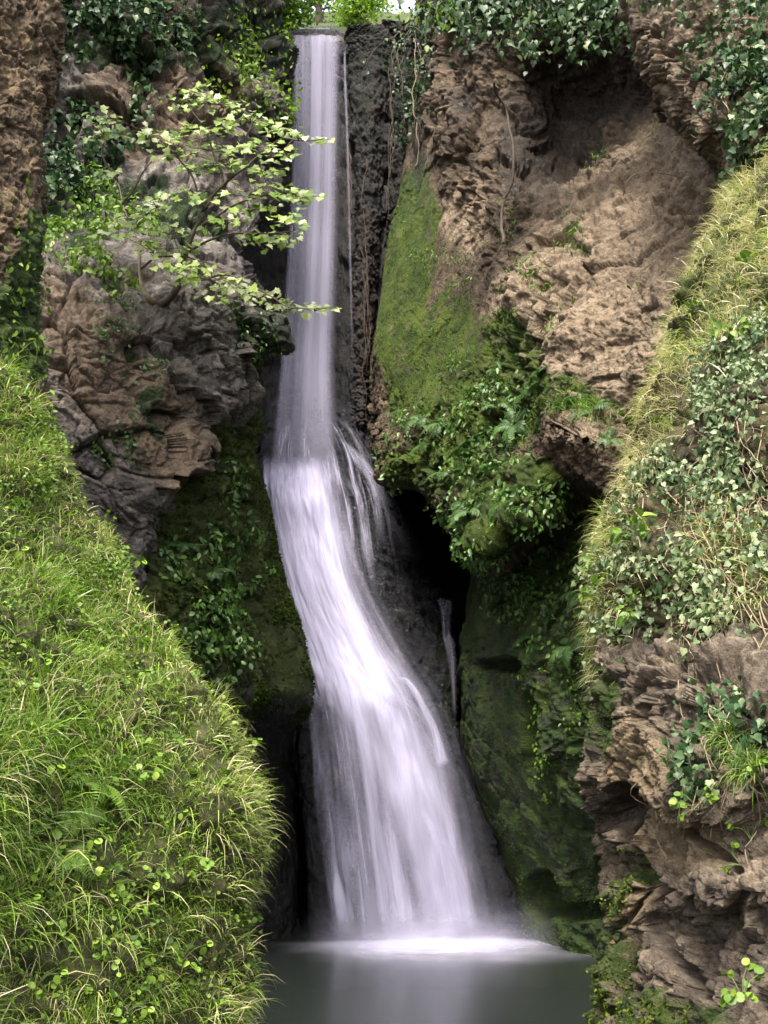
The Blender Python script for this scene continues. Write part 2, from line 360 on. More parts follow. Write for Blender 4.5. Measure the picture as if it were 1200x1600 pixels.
def mass(key, name, mat, rows, nu, nv, label, big=0.3, blk=(0.16, 0.07), bf=(1.1, 3.2), fine=0.07, pit=0.05, mg=0.8, dip=0.0, squash=1.8, seed=1, moss=None, wet=None, tan=None, hole=None, kind='structure', damp=None, lim=1.0, cat='cliff'):
    p, q = grid(rows, nu, nv); n = normals(p)
    ca, sa = math.cos(dip), math.sin(dip)
    w = p + 0.35 * np.stack([fbm(p * 0.8, 2, seed + 40), fbm(p * 0.8, 2, seed + 50), fbm(p * 0.8, 2, seed + 60)], -1)
    s = np.stack([ca * w[..., 0] + sa * w[..., 2], w[..., 1], (-sa * w[..., 0] + ca * w[..., 2]) * squash], -1)
    d = big * fbm(p * 0.45, 4, seed)
    b1, e1 = blocks(s * bf[0], seed + 3); b2, e2 = blocks(s * bf[1], seed + 11)
    rough_ = 0.45 + 0.9 * sstep(-0.3, 0.4, fbm(p * 0.35, 2, seed + 91))
    d = d + blk[0] * (0.75 * b1 - 0.45 * (1 - sstep(0, 0.12, e1))) * rough_ + blk[1] * (0.8 * b2 - 0.4 * (1 - sstep(0, 0.15, e2))) * rough_
    s2 = s + 0.12 * np.stack([fbm(p * 3, 2, seed + 140), fbm(p * 3, 2, seed + 150), fbm(p * 3, 2, seed + 160)], -1)
    d = d + (blk[0] + blk[1]) * (0.5 * fbm(s2 * bf[0] * 1.5, 5, seed + 23, 0.5) + 0.12 * fbm(s2 * bf[0] * 1.1, 3, seed + 27, 0.5, True)) + fine * fbm(p * bf[1] * 2.6, 4, seed + 31, 0.62)
    d = d - pit * sstep(0.05, 0.35, fbm(s2 * bf[1] * 1.1, 3, seed + 37, 0.6)) * sstep(-.2, .3, fbm(p * .6, 2, seed + 95))
    if damp is not None: d = d * (1 - damp(q))
    wp = 0.35 * fbm(p * 0.9, 3, seed + 71)
    if hole: d = d - sum(h[4] * blob(q, [h[:4] + h[5:6]], wp) for h in hole)
    p2 = p + n * d[..., None]
    n2 = normals(p2)
    def msk(f, g=1.0): return (np.zeros(q.shape[:-1]) if f is None else (blob(q, f, wp) if isinstance(f, list) else np.broadcast_to(f(q, p2, n2), q.shape[:-1]))) * g
    at = {'moss': msk(moss, mg), 'wet': msk(wet), 'tan': msk(tan)}
    o = obj(name, grid_mesh(name, p2, at), mat); tag(o, label, cat if kind != 'structure' else None, None, kind if kind == 'structure' else None)
    SURF[key] = Surf(p2, q, n2); return o

def R(py, *xs): return [(x, py, Y) for x, Y in xs]

# left cliff above the tree ledge
rows = []
for py, x0, Y0, x1, Y1, x2, Y2, x3, Y3, x4, Y4 in [
    (-420, -60, 20, 80, 22, 200, 23, 340, 24.5, 470, 27),
    (-120, -60, 16.5, 80, 18, 200, 18.8, 340, 20.5, 436, 23.5),
    (0,   -60, 16.4, 80, 18.2, 200, 18.8, 340, 20.5, 424, 23.2),
    (130, -60, 16.2, 80, 18.4, 200, 18.7, 330, 20.0, 430, 22.8),
    (250, -60, 15.8, 80, 18.2, 200, 18.6, 320, 19.3, 420, 22.0),
    (350, -60, 15.4, 80, 17.2, 200, 17.8, 300, 18.2, 400, 20.2),
    (430, -60, 15.0, 80, 15.8, 200, 16.3, 300, 16.7, 390, 18.6),
    (500, -60, 14.8, 80, 15.3, 200, 15.7, 310, 16.4, 408, 18.4),
    (540, -60, 14.7, 80, 15.1, 200, 15.6, 310, 16.4, 400, 18.4),
    (580, -60, 14.6, 80, 15.0, 200, 15.5, 290, 16.0, 366, 17.6),
    (640, -60, 14.5, 80, 14.9, 180, 15.3, 265, 15.9, 346, 17.3),
    (700, -60, 14.4, 80, 14.8, 165, 15.2, 240, 15.7, 308, 16.8),
    (760, -60, 14.4, 80, 14.9, 150, 15.3, 225, 15.8, 292, 16.7),
    (820, -60, 14.5, 80, 15.1, 145, 15.5, 205, 16.0, 260, 16.8),
    (900, -60, 14.6, 80, 15.4, 150, 15.8, 200, 16.3, 240, 17.2),
    (1100, -60, 15.5, 80, 16.6, 140, 17, 180, 17.5, 220, 18.5)]:
    rows.append(turn([(x0 - 120, py, Y0 - 1), (x0, py, Y0), (x1, py, Y1), (x2, py, Y2), (x3, py, Y3), (x4, py, Y4)], right=(5.5, 60)))
mass('left', 'cliff', M_left, rows, 420, 620, 'grey brown craggy cliff left of the waterfall, with a young tree growing from its ledge', big=0.5, blk=(0.26, 0.07), bf=(0.9, 3.0), dip=math.radians(-35), squash=1.35, seed=3, mg=0.6, fine=0.07, pit=0.06,
     moss=[(200, 60, 220, 60), (110, 330, 60, 90), (390, 60, 90, 80), (410, 510, 45, 50, 0), (350, 690, 40, 40), (250, 330, 120, 60, 20), (330, 800, 60, 60), (240, 640, 25, 60)], tan=[(270, 110, 130, 130), (230, 640, 60, 160, -20), (140, 560, 60, 160, -30)],
     wet=[(440, 300, 40, 300), (420, 420, 40, 80)])

# mossy buttress below it, beside the cascade
rows = []
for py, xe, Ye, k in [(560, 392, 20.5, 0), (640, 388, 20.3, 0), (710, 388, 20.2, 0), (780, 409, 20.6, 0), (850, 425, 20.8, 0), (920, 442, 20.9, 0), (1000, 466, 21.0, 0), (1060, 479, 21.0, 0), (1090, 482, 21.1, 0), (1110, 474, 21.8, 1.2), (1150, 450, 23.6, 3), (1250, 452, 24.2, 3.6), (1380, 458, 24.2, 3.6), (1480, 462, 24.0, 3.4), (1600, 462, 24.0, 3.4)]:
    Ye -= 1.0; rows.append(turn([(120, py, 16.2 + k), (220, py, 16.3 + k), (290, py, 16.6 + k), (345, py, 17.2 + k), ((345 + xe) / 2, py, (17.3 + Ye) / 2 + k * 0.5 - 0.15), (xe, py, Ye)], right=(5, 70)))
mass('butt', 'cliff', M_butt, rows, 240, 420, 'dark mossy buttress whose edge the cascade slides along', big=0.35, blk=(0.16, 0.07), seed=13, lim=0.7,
     moss=lambda q, p, n: 0.95 - 0.95 * sstep(1060, 1130, q[..., 1]), wet=lambda q, p, n: 0.15 + 0.85 * sstep(1080, 1130, q[..., 1]), tan=[(380, 700, 40, 60)],  # wet mask below the edge also paints the undercut's shade black
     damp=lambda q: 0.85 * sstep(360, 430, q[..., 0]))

# dark back wall that the water falls down
rows = []
for py, Y in [(57, 29.0), (58.5, 27.0), (62, 26.1), (120, 26.0), (250, 26.0), (400, 26.1), (560, 26.2), (700, 26.4), (850, 27.5), (1000, 27.5), (1200, 27), (1400, 27), (1560, 27)]:
    rows.append([(40, py, Y - 1.5), (200, py, Y - 0.6), (380, py, Y - 0.1), (450, py, Y + 0.1), (500, py, Y + 0.2), (545, py, Y), (575, py, Y - 0.5), (610, py, Y - 0.4), (650, py, Y + 0.2), (760, py, Y + 0.5), (900, py, Y), (1150, py, Y - 3)])
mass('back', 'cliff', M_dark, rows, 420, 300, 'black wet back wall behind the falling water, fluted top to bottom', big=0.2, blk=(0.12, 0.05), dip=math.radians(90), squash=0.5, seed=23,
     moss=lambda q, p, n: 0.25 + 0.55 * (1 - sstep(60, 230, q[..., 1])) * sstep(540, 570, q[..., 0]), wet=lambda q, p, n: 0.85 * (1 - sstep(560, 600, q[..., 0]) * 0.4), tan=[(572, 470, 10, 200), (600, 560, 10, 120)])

# fluted dark curtain of tufa right of the fall
for (pts, Y, sd, lab) in [
    ([(40, 545, 600), (70, 546, 628), (200, 552, 606), (330, 556, 600), (450, 552, 590), (560, 552, 582), (640, 552, 578), (705, 558, 572)], 25.2, 5, 'tall dark tufa column just right of the upper fall'),
    ([(30, 600, 662), (70, 604, 664), (200, 614, 652), (330, 606, 634), (450, 598, 618), (560, 588, 606), (640, 584, 600), (720, 584, 596)], 24.9, 6, 'narrow dark tufa column tucked against the mossy right wall')]:
    rows = [[(a + 12, py, Y + 1.6), (a + 2, py, Y + .8), (a, py, Y + .25), (a * .75 + b * .25, py, Y - .05), ((a + b) / 2, py, Y - .2), (a * .25 + b * .75, py, Y - .05), (b, py, Y + .25), (b - 2, py, Y + .8), (b - 12, py, Y + 1.6)] for py, a, b in pts]
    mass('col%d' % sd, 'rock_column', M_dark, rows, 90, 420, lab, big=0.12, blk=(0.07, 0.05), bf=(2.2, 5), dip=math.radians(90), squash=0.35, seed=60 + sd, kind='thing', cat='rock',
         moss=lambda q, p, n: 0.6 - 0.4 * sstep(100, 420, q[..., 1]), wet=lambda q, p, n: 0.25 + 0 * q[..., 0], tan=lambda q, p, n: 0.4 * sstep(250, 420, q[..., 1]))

# rock apron under the cascade
def apronY(px, py):
    Y0 = np.interp(py, [600, 655, 780, 950, 1050, 1150, 1250, 1350, 1470, 1600], [25.6, 25.0, 24.2, 23.5, 23.0, 22.7, 22.45, 22.25, 22.1, 22.0])
    cx = np.interp(py, [600, 655, 780, 950, 1050, 1150, 1250, 1350, 1470, 1600], [480, 490, 510, 555, 590, 610, 630, 645, 655, 655])
    return Y0 + 0.55 * ((px - cx) / 130.0) ** 2
rows = []
for py, a, b in [(632, 425, 548), (655, 418, 568), (700, 412, 596), (745, 408, 612), (790, 404, 626), (860, 410, 652), (950, 425, 692), (1020, 440, 706), (1080, 460, 714), (1130, 466, 712), (1180, 466, 715), (1250, 474, 740), (1350, 485, 790), (1440, 490, 830), (1500, 492, 850), (1600, 492, 860)]:
    xs = np.linspace(a, b, 8); r = [(x, py, apronY(x, py)) for x in xs]
    rows.append([(a + 25, py, r[0][2] + 3), (a - 2, py, r[0][2] + .7)] + r + [(b + 2, py, r[-1][2] + .7), (b - 25, py, r[-1][2] + 3)])
r0 = [(x * .6 + 490 * .4, 622, Y + 1.0) for x, y, Y in rows[0]]; rows = [r0] + rows
mass('apron', 'rock', M_wet, rows, 330, 620, 'black glistening wet rock that the cascade runs over', big=0.22, blk=(0.14, 0.11), bf=(1.3, 4.0), dip=math.radians(62), squash=0.55, seed=33, fine=0.09, pit=.06, kind='thing', cat='rock',
     moss=[(705, 1080, 14, 70), (690, 1010, 10, 40)], wet=lambda q, p, n: 1.0 + 0 * q[..., 0], damp=lambda q: 0.75 * (1 - sstep(-10, 60, q[..., 0] - np.interp(q[..., 1], [650, 760, 860, 950, 1050, 1150, 1250, 1350, 1465], [520, 530, 560, 590, 640, 690, 725, 755, 785]))))

# lower right wall, dark green, its beds sloping down to the left
rows = []
for py, a, Y in [(560, 690, 25), (700, 712, 24.2), (800, 742, 23.4), (880, 742, 22.9), (950, 730, 22.8), (1050, 722, 22.9), (1140, 722, 23.1), (1200, 738, 23.0), (1300, 775, 22.7), (1400, 812, 22.4), (1480, 825, 22.3), (1600, 825, 22.3)]:
    Yr = np.interp(py, [560, 880, 1200, 1480, 1600], [16.5, 16.6, 17.6, 18.6, 19])
    rows.append(turn([(a, py, Y), (a + 30, py, Y * .78 + Yr * .22 - .1), (a + 85, py, Y * .5 + Yr * .5 - .3), (a + 150, py, Y * .2 + Yr * .8 - .2), (960, py, Yr), (1060, py, Yr - 1.6), (1200, py, Yr - 3.5)], left=(5, 60)))
mass('low', 'cliff', M_low, rows, 400, 560, 'dark green mossy lower wall right of the cascade, its beds sloping to the pool', big=0.45, blk=(0.16, 0.05), dip=math.radians(-42), squash=1.8, seed=43, damp=lambda q: 0.7 * (1 - sstep(790, 860, q[..., 0] - .15 * (q[..., 1] - 1150))),
     moss=lambda q, p, n: 0.72 + 0.15 * (1 - sstep(850, 1100, q[..., 1])), wet=lambda q, p, n: 0.35 * (1 - sstep(740, 840, q[..., 0])) + 0.3 * sstep(1150, 1400, q[..., 1]), tan=[(850, 800, 50, 40)],
     hole=[(845, 1400, 26, 40, 1.2), (900, 1425, 70, 14, .7), (838, 1150, 16, 60, .6), (790, 1040, 40, 14, .45), (905, 780, 60, 30, 1.2)])

# right cliff: hollow under the overhang, bulging mossy lip below
rows = []
prof = [  # py, left edge x, Y at edge, then Y at x = 720, 800, 880, 960, 1050, 1160, 1320
    (-420, 640, 26, 23, 22, 21, 20, 19, 17, 15),
    (-130, 645, 25, 20.5, 18.5, 17.2, 16.4, 15.5, 14.3, 12.5),
    (-20, 650, 24.6, 20.6, 18.7, 17.7, 16.7, 15.7, 14.4, 12.6),
    (60, 652, 24.3, 20.6, 19.2, 18.5, 17.5, 16.1, 14.6, 12.6),
    (150, 650, 24.1, 20.5, 19.8, 20.0, 19.0, 17.0, 14.7, 12.6),
    (250, 636, 23.9, 20.2, 19.6, 19.9, 18.4, 16.3, 14.2, 12.2),
    (330, 624, 23.7, 20.3, 18.8, 17.9, 16.8, 15.2, 13.5, 11.8),
    (420, 608, 23.5, 20.3, 18.4, 16.9, 15.6, 14.2, 12.8, 11.2),
    (510, 597, 23.2, 20.2, 18.2, 16.2, 15.0, 13.7, 12.4, 11),
    (590, 590, 22.9, 20.0, 18.0, 15.9, 14.8, 13.6, 12.3, 11)]
for r in prof:
    rows.append(turn([(r[1], r[0], r[2]), (r[1] * .5 + 720 * .5, r[0], r[2] * .45 + r[3] * .55)] + [(x, r[0], Y) for x, Y in zip((720, 800, 880, 960, 1050, 1160, 1320), r[3:])], left=(4.5, 40)))
def low_row(ys, Ys, xs): return [(x, y, Y) for x, y, Y in zip(xs, ys, Ys)]
xs = [588, 640, 715, 790, 860, 930, 1050, 1160, 1320]
rows.append(turn(low_row([665, 650, 640, 640, 640, 640, 660, 660, 660], [22.7, 21.2, 19.7, 17.9, 16.2, 15.2, 13.8, 12.4, 11.2], xs), left=(4.5, 40)))
xs = [596, 630, 700, 775, 850, 930, 1050, 1160, 1320]
rows.append(turn(low_row([715, 715, 720, 720, 715, 705, 715, 720, 720], [22.5, 21.1, 19.6, 17.9, 16.5, 15.8, 14.4, 12.8, 11.6], xs), left=(4.5, 30)))
xs = [602, 640, 690, 750, 830, 920, 1050, 1160, 1320]
rows.append(turn(low_row([748, 756, 790, 850, 800, 760, 760, 770, 770], [22.5, 21.3, 19.9, 18.2, 16.9, 16.2, 15, 13.4, 12.2], xs), left=(4, 25)))
xs = [612, 650, 705, 770, 850, 930, 1050, 1160, 1320]
rows.append(turn(low_row([730, 752, 800, 880, 840, 790, 780, 790, 790], [23.4, 22.4, 21.4, 20.0, 19.0, 18.6, 17.5, 16, 14.5], xs), left=(3.5, 20)))
xs = [640, 680, 730, 780, 850, 930, 1050, 1160, 1320]
rows.append(turn(low_row([700, 730, 790, 850, 830, 790, 780, 790, 790], [25.6, 25, 24.6, 23.5, 22, 21.5, 20, 19, 17.5], xs), left=(2.5, 15)))
mass('right', 'cliff', M_right, rows, 640, 760, 'brown earthy right cliff hollowed under an overhang, its left edge bright with moss', big=0.45, blk=(0.15, 0.075), bf=(0.8, 3.0), dip=math.radians(-38), squash=1.3, seed=53, fine=0.085, pit=0.06, mg=.66,
     moss=[(635, 470, 60, 240), (690, 560, 90, 130), (740, 640, 150, 70), (660, 330, 30, 80), (690, 720, 110, 60), (800, 790, 110, 90), (740, 850, 60, 60), (800, 560, 60, 70, 0), (700, 0, 60, 40), (890, 620, 60, 40)],
     tan=[(960, 470, 150, 190, -20), (870, 500, 90, 130), (730, 340, 40, 60), (1060, 250, 90, 120), (1010, 360, 110, 90)],
     wet=[(860, 200, 75, 130, 20), (930, 130, 110, 70), (655, 150, 14, 160), (712, 150, 22, 22)],  # first two ellipses darken the rock to paint the hollow's shade
     hole=[(715, 110, 25, 60, .3)],
     damp=lambda q: 0.8 * blob(q, [(665, 490, 110, 170), (650, 300, 40, 150)]))

# tilted slab that juts out under the right cliff
def prism(key, name, outline, mat, label, cat, n=70, **kw):
    o = np.array(outline, float); c = o.mean(0)
    rows = [[(x * t + c[0] * (1 - t), y * t + c[1] * (1 - t), Y * t + (c[2] + dY) * (1 - t)) for x, y, Y in o] + [tuple(o[0] * t + (c + [0, 0, dY]) * (1 - t))] for t, dY in [(0.02, -.75), (.35, -.7), (.7, -.5), (.93, -.2), (1.0, .3), (.97, 1.2), (.85, 2.8)]]
    return mass(key, name, mat, rows, n * 4, n * 2, label, kind='thing', cat=cat, **kw)
prism('slab', 'boulder', [(846, 650, 15.4), (872, 618, 15.2), (915, 622, 14.8), (968, 655, 14.3), (985, 705, 14.1), (965, 768, 14.2), (930, 752, 14.6), (898, 728, 15), (866, 700, 15.3)], M_right, 'tilted brown slab jutting out above a black hollow, grass tufts on its top', 'rock',
      big=0.1, blk=(0.10, 0.05), bf=(1.6, 4), dip=math.radians(-38), squash=2.2, seed=63, moss=[(900, 632, 50, 16)], tan=lambda q, p, n: 0.7 + 0 * q[..., 0])

# brown crag hanging over the hollow, top right
rows = []
for py, a, Y in [(-400, 985, 15.5), (-130, 990, 13.2), (0, 1000, 12.6), (60, 1010, 12.4), (110, 1028, 12.2), (150, 1050, 12.1), (190, 1062, 12.0), (225, 1092, 11.9), (255, 1125, 11.9), (275, 1150, 12.2)]:
    k = 0 if py < 240 else (py - 240) / 25
    rows.append(turn([(a, py, Y), (a * .7 + 1350 * .3, py + k * 4, Y - 1.0), (a * .4 + 1350 * .6, py + k * 8, Y - 1.8), (1400, py + k * 12, Y - 3)], left=(5, 60)))
rows.append([(x + 30, y + 6, Y + 1.5) for x, y, Y in rows[-1]]); rows.append([(x + 30, y - 10, Y + 3) for x, y, Y in rows[-1]])
mass('crag', 'cliff', M_right, rows, 260, 300, 'crumbling brown crag at the top right, draped with ivy', big=0.25, blk=(0.13, 0.07), bf=(1.5, 4.5), dip=math.radians(-40), squash=1.3, seed=73, fine=.06, pit=.05, tan=lambda q, p, n: 0.6 + 0 * q[..., 0])

# rough earth pillar, top left
rows = []
for py, e, Y in [(-420, 70, 10.5), (-60, 78, 9.8), (60, 76, 9.7), (130, 74, 9.6), (200, 62, 9.5), (300, 60, 9.4), (400, 52, 9.3), (500, 48, 9.2), (600, 60, 9.1), (760, 90, 9.1)]:
    rows.append(turn([(-330, py, Y - 3.5), (-200, py, Y - 2.0), (-60, py, Y - 1.0), (10, py, Y - .5), (e * .6, py, Y - .25), (e, py, Y)], right=(3.5, 60)))
mass('pillar', 'cliff', M_pillar, rows, 300, 420, 'rough bark-like brown earth pillar at the top left', big=0.14, blk=(0.07, 0.055), bf=(2.2, 6.0), dip=math.radians(75), squash=0.9, seed=83, fine=0.06, pit=0.07,
     moss=[(50, 430, 40, 120), (30, 520, 60, 80)])

# grass bank in front, left
EL = [(590, 6), (630, 26), (660, 46), (700, 72), (740, 98), (785, 124), (835, 156), (890, 196), (960, 244), (1030, 288), (1100, 322), (1170, 322), (1250, 336), (1340, 340), (1430, 342), (1520, 350), (1600, 358), (1760, 366)]
rows = []
for py, e in EL:
    Y = np.interp(py, [520, 800, 1100, 1300, 1760], [8.6, 8.4, 8.0, 7.8, 7.6])
    L = Y - np.interp(py, [520, 1000, 1760], [1.6, 2.4, 2.8])
    rows.append(turn([(-420, py + 0, L - 1.0), (-160, py, L), (e * .1 - 60, py, L * .6 + Y * .4), (e * .5, py, L * .3 + Y * .7), (e * .86, py, L * .07 + Y * .93), (e, py, Y)], right=(4.5, 90)))
rows = [[(x, y - 4, Y + .8) for x, y, Y in rows[0]], [(x, y + 6, Y + .35) for x, y, Y in rows[0]]] + rows
rows[0] = [(x, y - 60, Y + 3.0) for x, y, Y in rows[1]]
mass('bank', 'grass_bank', M_earth, rows, 260, 330, 'steep earth bank on the left under the grass', big=0.38, blk=(0.06, 0.03), seed=93, tan=lambda q, p, n: 0.5 + 0 * q[..., 0], moss=lambda q, p, n: 0.3 + 0.6 * sstep(395, 425, q[..., 0]) * sstep(1300, 1450, q[..., 1]))

# near bank on the right, grass and ivy above ...
rows = []
for py, e, Y in [(200, 1262, 11.2), (240, 1205, 11), (280, 1150, 10.6), (350, 1098, 10.2), (430, 1062, 9.9), (500, 1030, 9.6), (600, 990, 9.3), (680, 972, 9.1), (760, 962, 9.0), (830, 934, 8.8), (900, 918, 8.6), (960, 918, 8.5), (1040, 930, 8.4), (1120, 935, 8.4), (1200, 940, 8.5)]:
    Yr = Y - np.interp(py, [200, 600, 1200], [1.2, 1.9, 2.2])
    e += 34; rows.append(turn([(e, py, Y), (e * .8 + 1240 * .2, py, Y * .75 + Yr * .25 - .08), (e * .45 + 1240 * .55, py, Y * .35 + Yr * .65 - .08), (1240, py, Yr), (1420, py, Yr - .8)], left=(4.5, 90)))
mass('rbank', 'hillside', M_earth, rows, 260, 360, 'steep bank on the right carrying dry grass and ivy', big=0.2, blk=(0.08, 0.04), seed=103, tan=[(1120, 400, 120, 140)], moss=lambda q, p, n: 0.15 + 0 * q[..., 0])

# ... and bare rock below
rows = []
for py, e, Y in [(985, 945, 8.6), (1030, 926, 8.25), (1075, 922, 8.1), (1130, 928, 8.0), (1190, 920, 8.0), (1240, 920, 8.05), (1290, 935, 8.2), (1340, 945, 8.1), (1390, 940, 7.95), (1440, 946, 8.0), (1480, 940, 7.95), (1530, 930, 7.9), (1600, 926, 7.85), (1760, 920, 7.8)]:
    Yr = Y - np.interp(py, [985, 1200, 1760], [1.9, 2.3, 2.5])
    e += 4 + 26 * sstep(1380, 1470, py); rows.append(turn([(e, py, Y), (e + 35, py, Y - .32), (e + 100, py, Y * .6 + Yr * .4 - .2), (e + 190, py, Y * .25 + Yr * .75 - .12), (1240, py, Yr), (1420, py, Yr - .8)], left=(4.0, 90)))
mass('rrock', 'cliff', M_near, rows, 420, 640, 'pitted brown rock face at the near right, falling to the pool', big=0.15, blk=(0.11, 0.05), bf=(1.9, 6.0), dip=math.radians(38), squash=1.45, seed=113, fine=0.045, pit=0.045, mg=0.6,
     moss=[(935, 1110, 22, 80), (950, 1540, 45, 110), (960, 1370, 20, 60), (1020, 1580, 60, 40), (1120, 1600, 80, 40)], tan=[(1000, 1200, 60, 80), (1060, 1300, 90, 60, 30), (980, 1420, 30, 80)],
     hole=[(958, 1265, 26, 34, .75, 20), (975, 1310, 14, 60, .45, 25), (1075, 1290, 30, 12, .12, 30), (985, 1500, 10, 90, .16, 10), (1015, 1380, 12, 60, .2, -30), (1000, 1370, 13, 95, .3, -32), (1060, 1500, 9, 70, .2, -30), (1120, 1330, 8, 60, .14, -50), (1090, 1420, 7, 60, .14, -60)])

# stream bed and slope above the lip, and the ground that carries everything
rows = [[(x, py, Y) for x in (-500, 0, 300, 430, 500, 560, 640, 900, 1300, 1800)] for py, Y in [(64, 26.0), (52, 26.6), (46, 29), (44, 34)]]
for r, lift in zip(rows, (0, 0, 1, 1)):
    for k in range(len(r)):
        d = max(0, abs(r[k][0] - 505) - 45); r[k] = (r[k][0], r[k][1] - lift * min(d * .02, 8), r[k][2])
rows.append([(x, 20, 60) for x, _, _ in rows[-1]])
mass('lip', 'ground', M_earth, rows, 200, 60, 'wooded ground above the lip of the falls', big=0.1, blk=(0.08, 0.04), seed=123, moss=lambda q, p, n: 0.7 + 0 * q[..., 0], damp=lambda q: 0.9 * blob(q, [(505, 56, 60, 30)]))
me = raw_mesh('pool_bed', [(-300, -300, -1.4), (300, -300, -1.4), (300, 300, -1.4), (-300, 300, -1.4)], [0, 1, 2, 3], [4])
tag(obj('ground', me, plain_mat('bed', (0.02, 0.018, 0.012), (0.05, 0.045, 0.03), 2)), 'dark stony ground under the pool', kind='structure')

# ------------------------------------------------------------------ pool, waterfall
m, nt = newmat('pool'); P0 = nd(nt, 'ShaderNodeNewGeometry').outputs['Position']
n1 = noise(nt, nd(nt, 'ShaderNodeMapping', {'Vector': P0, 'Scale': (0.5, 1.6, 1)}).outputs[0], 1.5, 3, 0.5)
bp = nd(nt, 'ShaderNodeBump', {'Strength': 0.12, 'Distance': 0.05, 'Height': n1}).outputs[0]
b = nd(nt, 'ShaderNodeBsdfPrincipled', {'Base Color': (0.016, 0.020, 0.017, 1), 'Roughness': 0.24, 'Normal': bp, 'IOR': 1.33, 'Specular IOR Level': 0.42})
nd(nt, 'ShaderNodeOutputMaterial', {'Surface': b.outputs[0]})
xs = np.linspace(-9, 9, 40); ys = np.linspace(-8, 29, 80); X, Yg = np.meshgrid(xs, ys)
tag(obj('pool_water', grid_mesh('pool_water', np.stack([X, Yg, 0 * X], -1)), m), 'smooth grey green pool at the foot of the falls', kind='structure')

fall = thing('waterfall', 'tall silky white waterfall dropping from the notch and fanning out into the pool', 'waterfall', P(520, 1470, 22.2))
FL = np.array(fall.location)
def sheet(name, rows, nu, nv, mat, parent=fall, relief=0.0, seed=1, solid=None, su=9, sv=4, base=None):
    p, q = grid(rows, nu, nv); n = normals(p); uu, vv = np.meshgrid(np.linspace(0, 1, nu), np.linspace(0, 1, nv))
    if relief:
        s = np.stack([uu * su, vv * sv, 0 * uu + seed], -1); d = relief * (fbm(s, 3, seed) * 1.0 + 0.5 * fbm(s * [2.6, 1.3, 1], 3, seed + 9)); p = p + n * d[..., None]
    at = {'solid': np.zeros(q.shape[:-1]) if solid is None else solid(q, uu, vv)}
    return obj(name, grid_mesh(name, p - (FL if base is None else base), at, uv=True), mat, parent)

W1 = water_mat('water_drop', 4, 0.8, 0.02, 0.9, 0.66, (0.10, 0.28), tail=0.26, seed=1, bump=0.02)
W2 = water_mat('water_drop_thin', 6, 0.8, 0.30, 0.9, 0.4, (0.35, 0.6), tail=0.2, seed=4, bump=0.02)
W3 = water_mat('water_cascade', 5, 3.0, 0.33, 0.85, 0.95, (0.04, 0.42), head=0.11, tail=0.05, seed=7, solid=True, bump=0.035)
W4 = water_mat('water_veil', 16, 2.5, 0.44, 0.72, 0.75, (0.2, 0.3), head=0.15, tail=0.3, seed=9)
W5 = water_mat('water_thread', 2.5, 2.0, 0.1, 0.7, 0.7, (0.35, 0.35), head=0.06, tail=0.06, seed=11)
W6 = water_mat('water_fringe', 7, 1.6, 0.36, 0.74, 0.75, (0.25, 0.4), head=0.12, tail=0.05, seed=13)

W9 = water_mat('water_thin_thread', 2.5, 2.0, 0.1, 0.8, 0.34, (0.5, 0.5), head=0.08, tail=0.5, seed=31)
W7 = water_mat('water_shoulder', 3, 2.5, 0.25, 0.8, 0.6, (0.5, 0.5), head=0.3, tail=0.4, seed=21)
def drop_rows(o, off=0.0, r=1.0):
    out = []
    for py, a, b, Y in [(44, 462, 540, 33.0), (50, 457, 543, 28.2), (54, 456, 544, 26.6), (57.5, 455, 543, 25.95), (66, 455, 542, 25.65), (90, 456, 541, 25.55), (150, 456, 540, 25.5), (250, 455, 538, 25.45), (350, 450, 537, 25.4), (450, 444, 535, 25.25), (550, 438, 532, 25.05), (620, 432, 534, 24.75), (690, 424, 538, 24.25), (740, 418, 542, 23.8), (775, 414, 546, 23.5)]:
        out.append([(a + (b - a) * k * r + off, py, Y - o) for k in (0, .25, .5, .75, 1)])
    return out
sheet('plunge', drop_rows(0.0, r=0.93), 60, 160, W1, relief=0.05, seed=2, su=6, sv=2)
sheet('plunge_veil', drop_rows(0.18, -8, 1.12), 60, 160, W2, relief=0.05, seed=5, su=6, sv=2)
sheet('thread', [[(536 + dx, 70, 25.5), (541 + dx, 70, 25.5)] for dx in (0,)] + [[(x - 3, py, 25.45), (x + 3, py, 25.45)] for py, x in [(120, 539), (200, 542), (300, 545), (400, 547), (520, 550), (640, 553)]], 8, 80, W9)

def cas(o, pts, cols=(0, .15, .35, .6, .8, 1)):
    return [[(a + (b - a) * k, py, apronY(a + (b - a) * k, py) - o - bmp * math.sin(math.pi * min(1, k * .9 + .1))) for k in cols] for py, a, b, bmp in pts]
CAS = [(708, 414, 534, 0.0), (735, 410, 540, .10), (760, 407, 545, .20), (785, 408, 550, .30), (830, 415, 560, .22), (880, 424, 572, .15), (940, 440, 598, .12), (1000, 460, 632, .15), (1040, 472, 658, .18), (1080, 480, 688, .2), (1120, 484, 708, .18), (1180, 490, 732, .12), (1250, 496, 752, .10), (1330, 503, 772, .10), (1400, 510, 790, .10), (1475, 516, 806, .12)]
def csolid(q, u, v):
    x, y = q[..., 0], q[..., 1]
    c = np.interp(y, [740, 800, 900, 1000, 1050, 1150, 1250, 1350, 1470], [470, 470, 490, 520, 550, 605, 650, 690, 715])
    w = np.interp(y, [740, 900, 1050, 1250, 1470], [70, 60, 60, 50, 45])
    return (0.72 + 0.45 * fbm(np.stack([u * 9, v * 7, 0 * u], -1), 3, 5)) * (1 - sstep(0.4, 1.6, np.abs(x - c) / w)) + 0.7 * (1 - sstep(1040, 1120, y)) * (1 - sstep(.5, 1.0, u))
sheet('cascade', cas(0.16, CAS), 150, 320, W3, relief=0.17, seed=3, su=5, sv=7, solid=csolid)
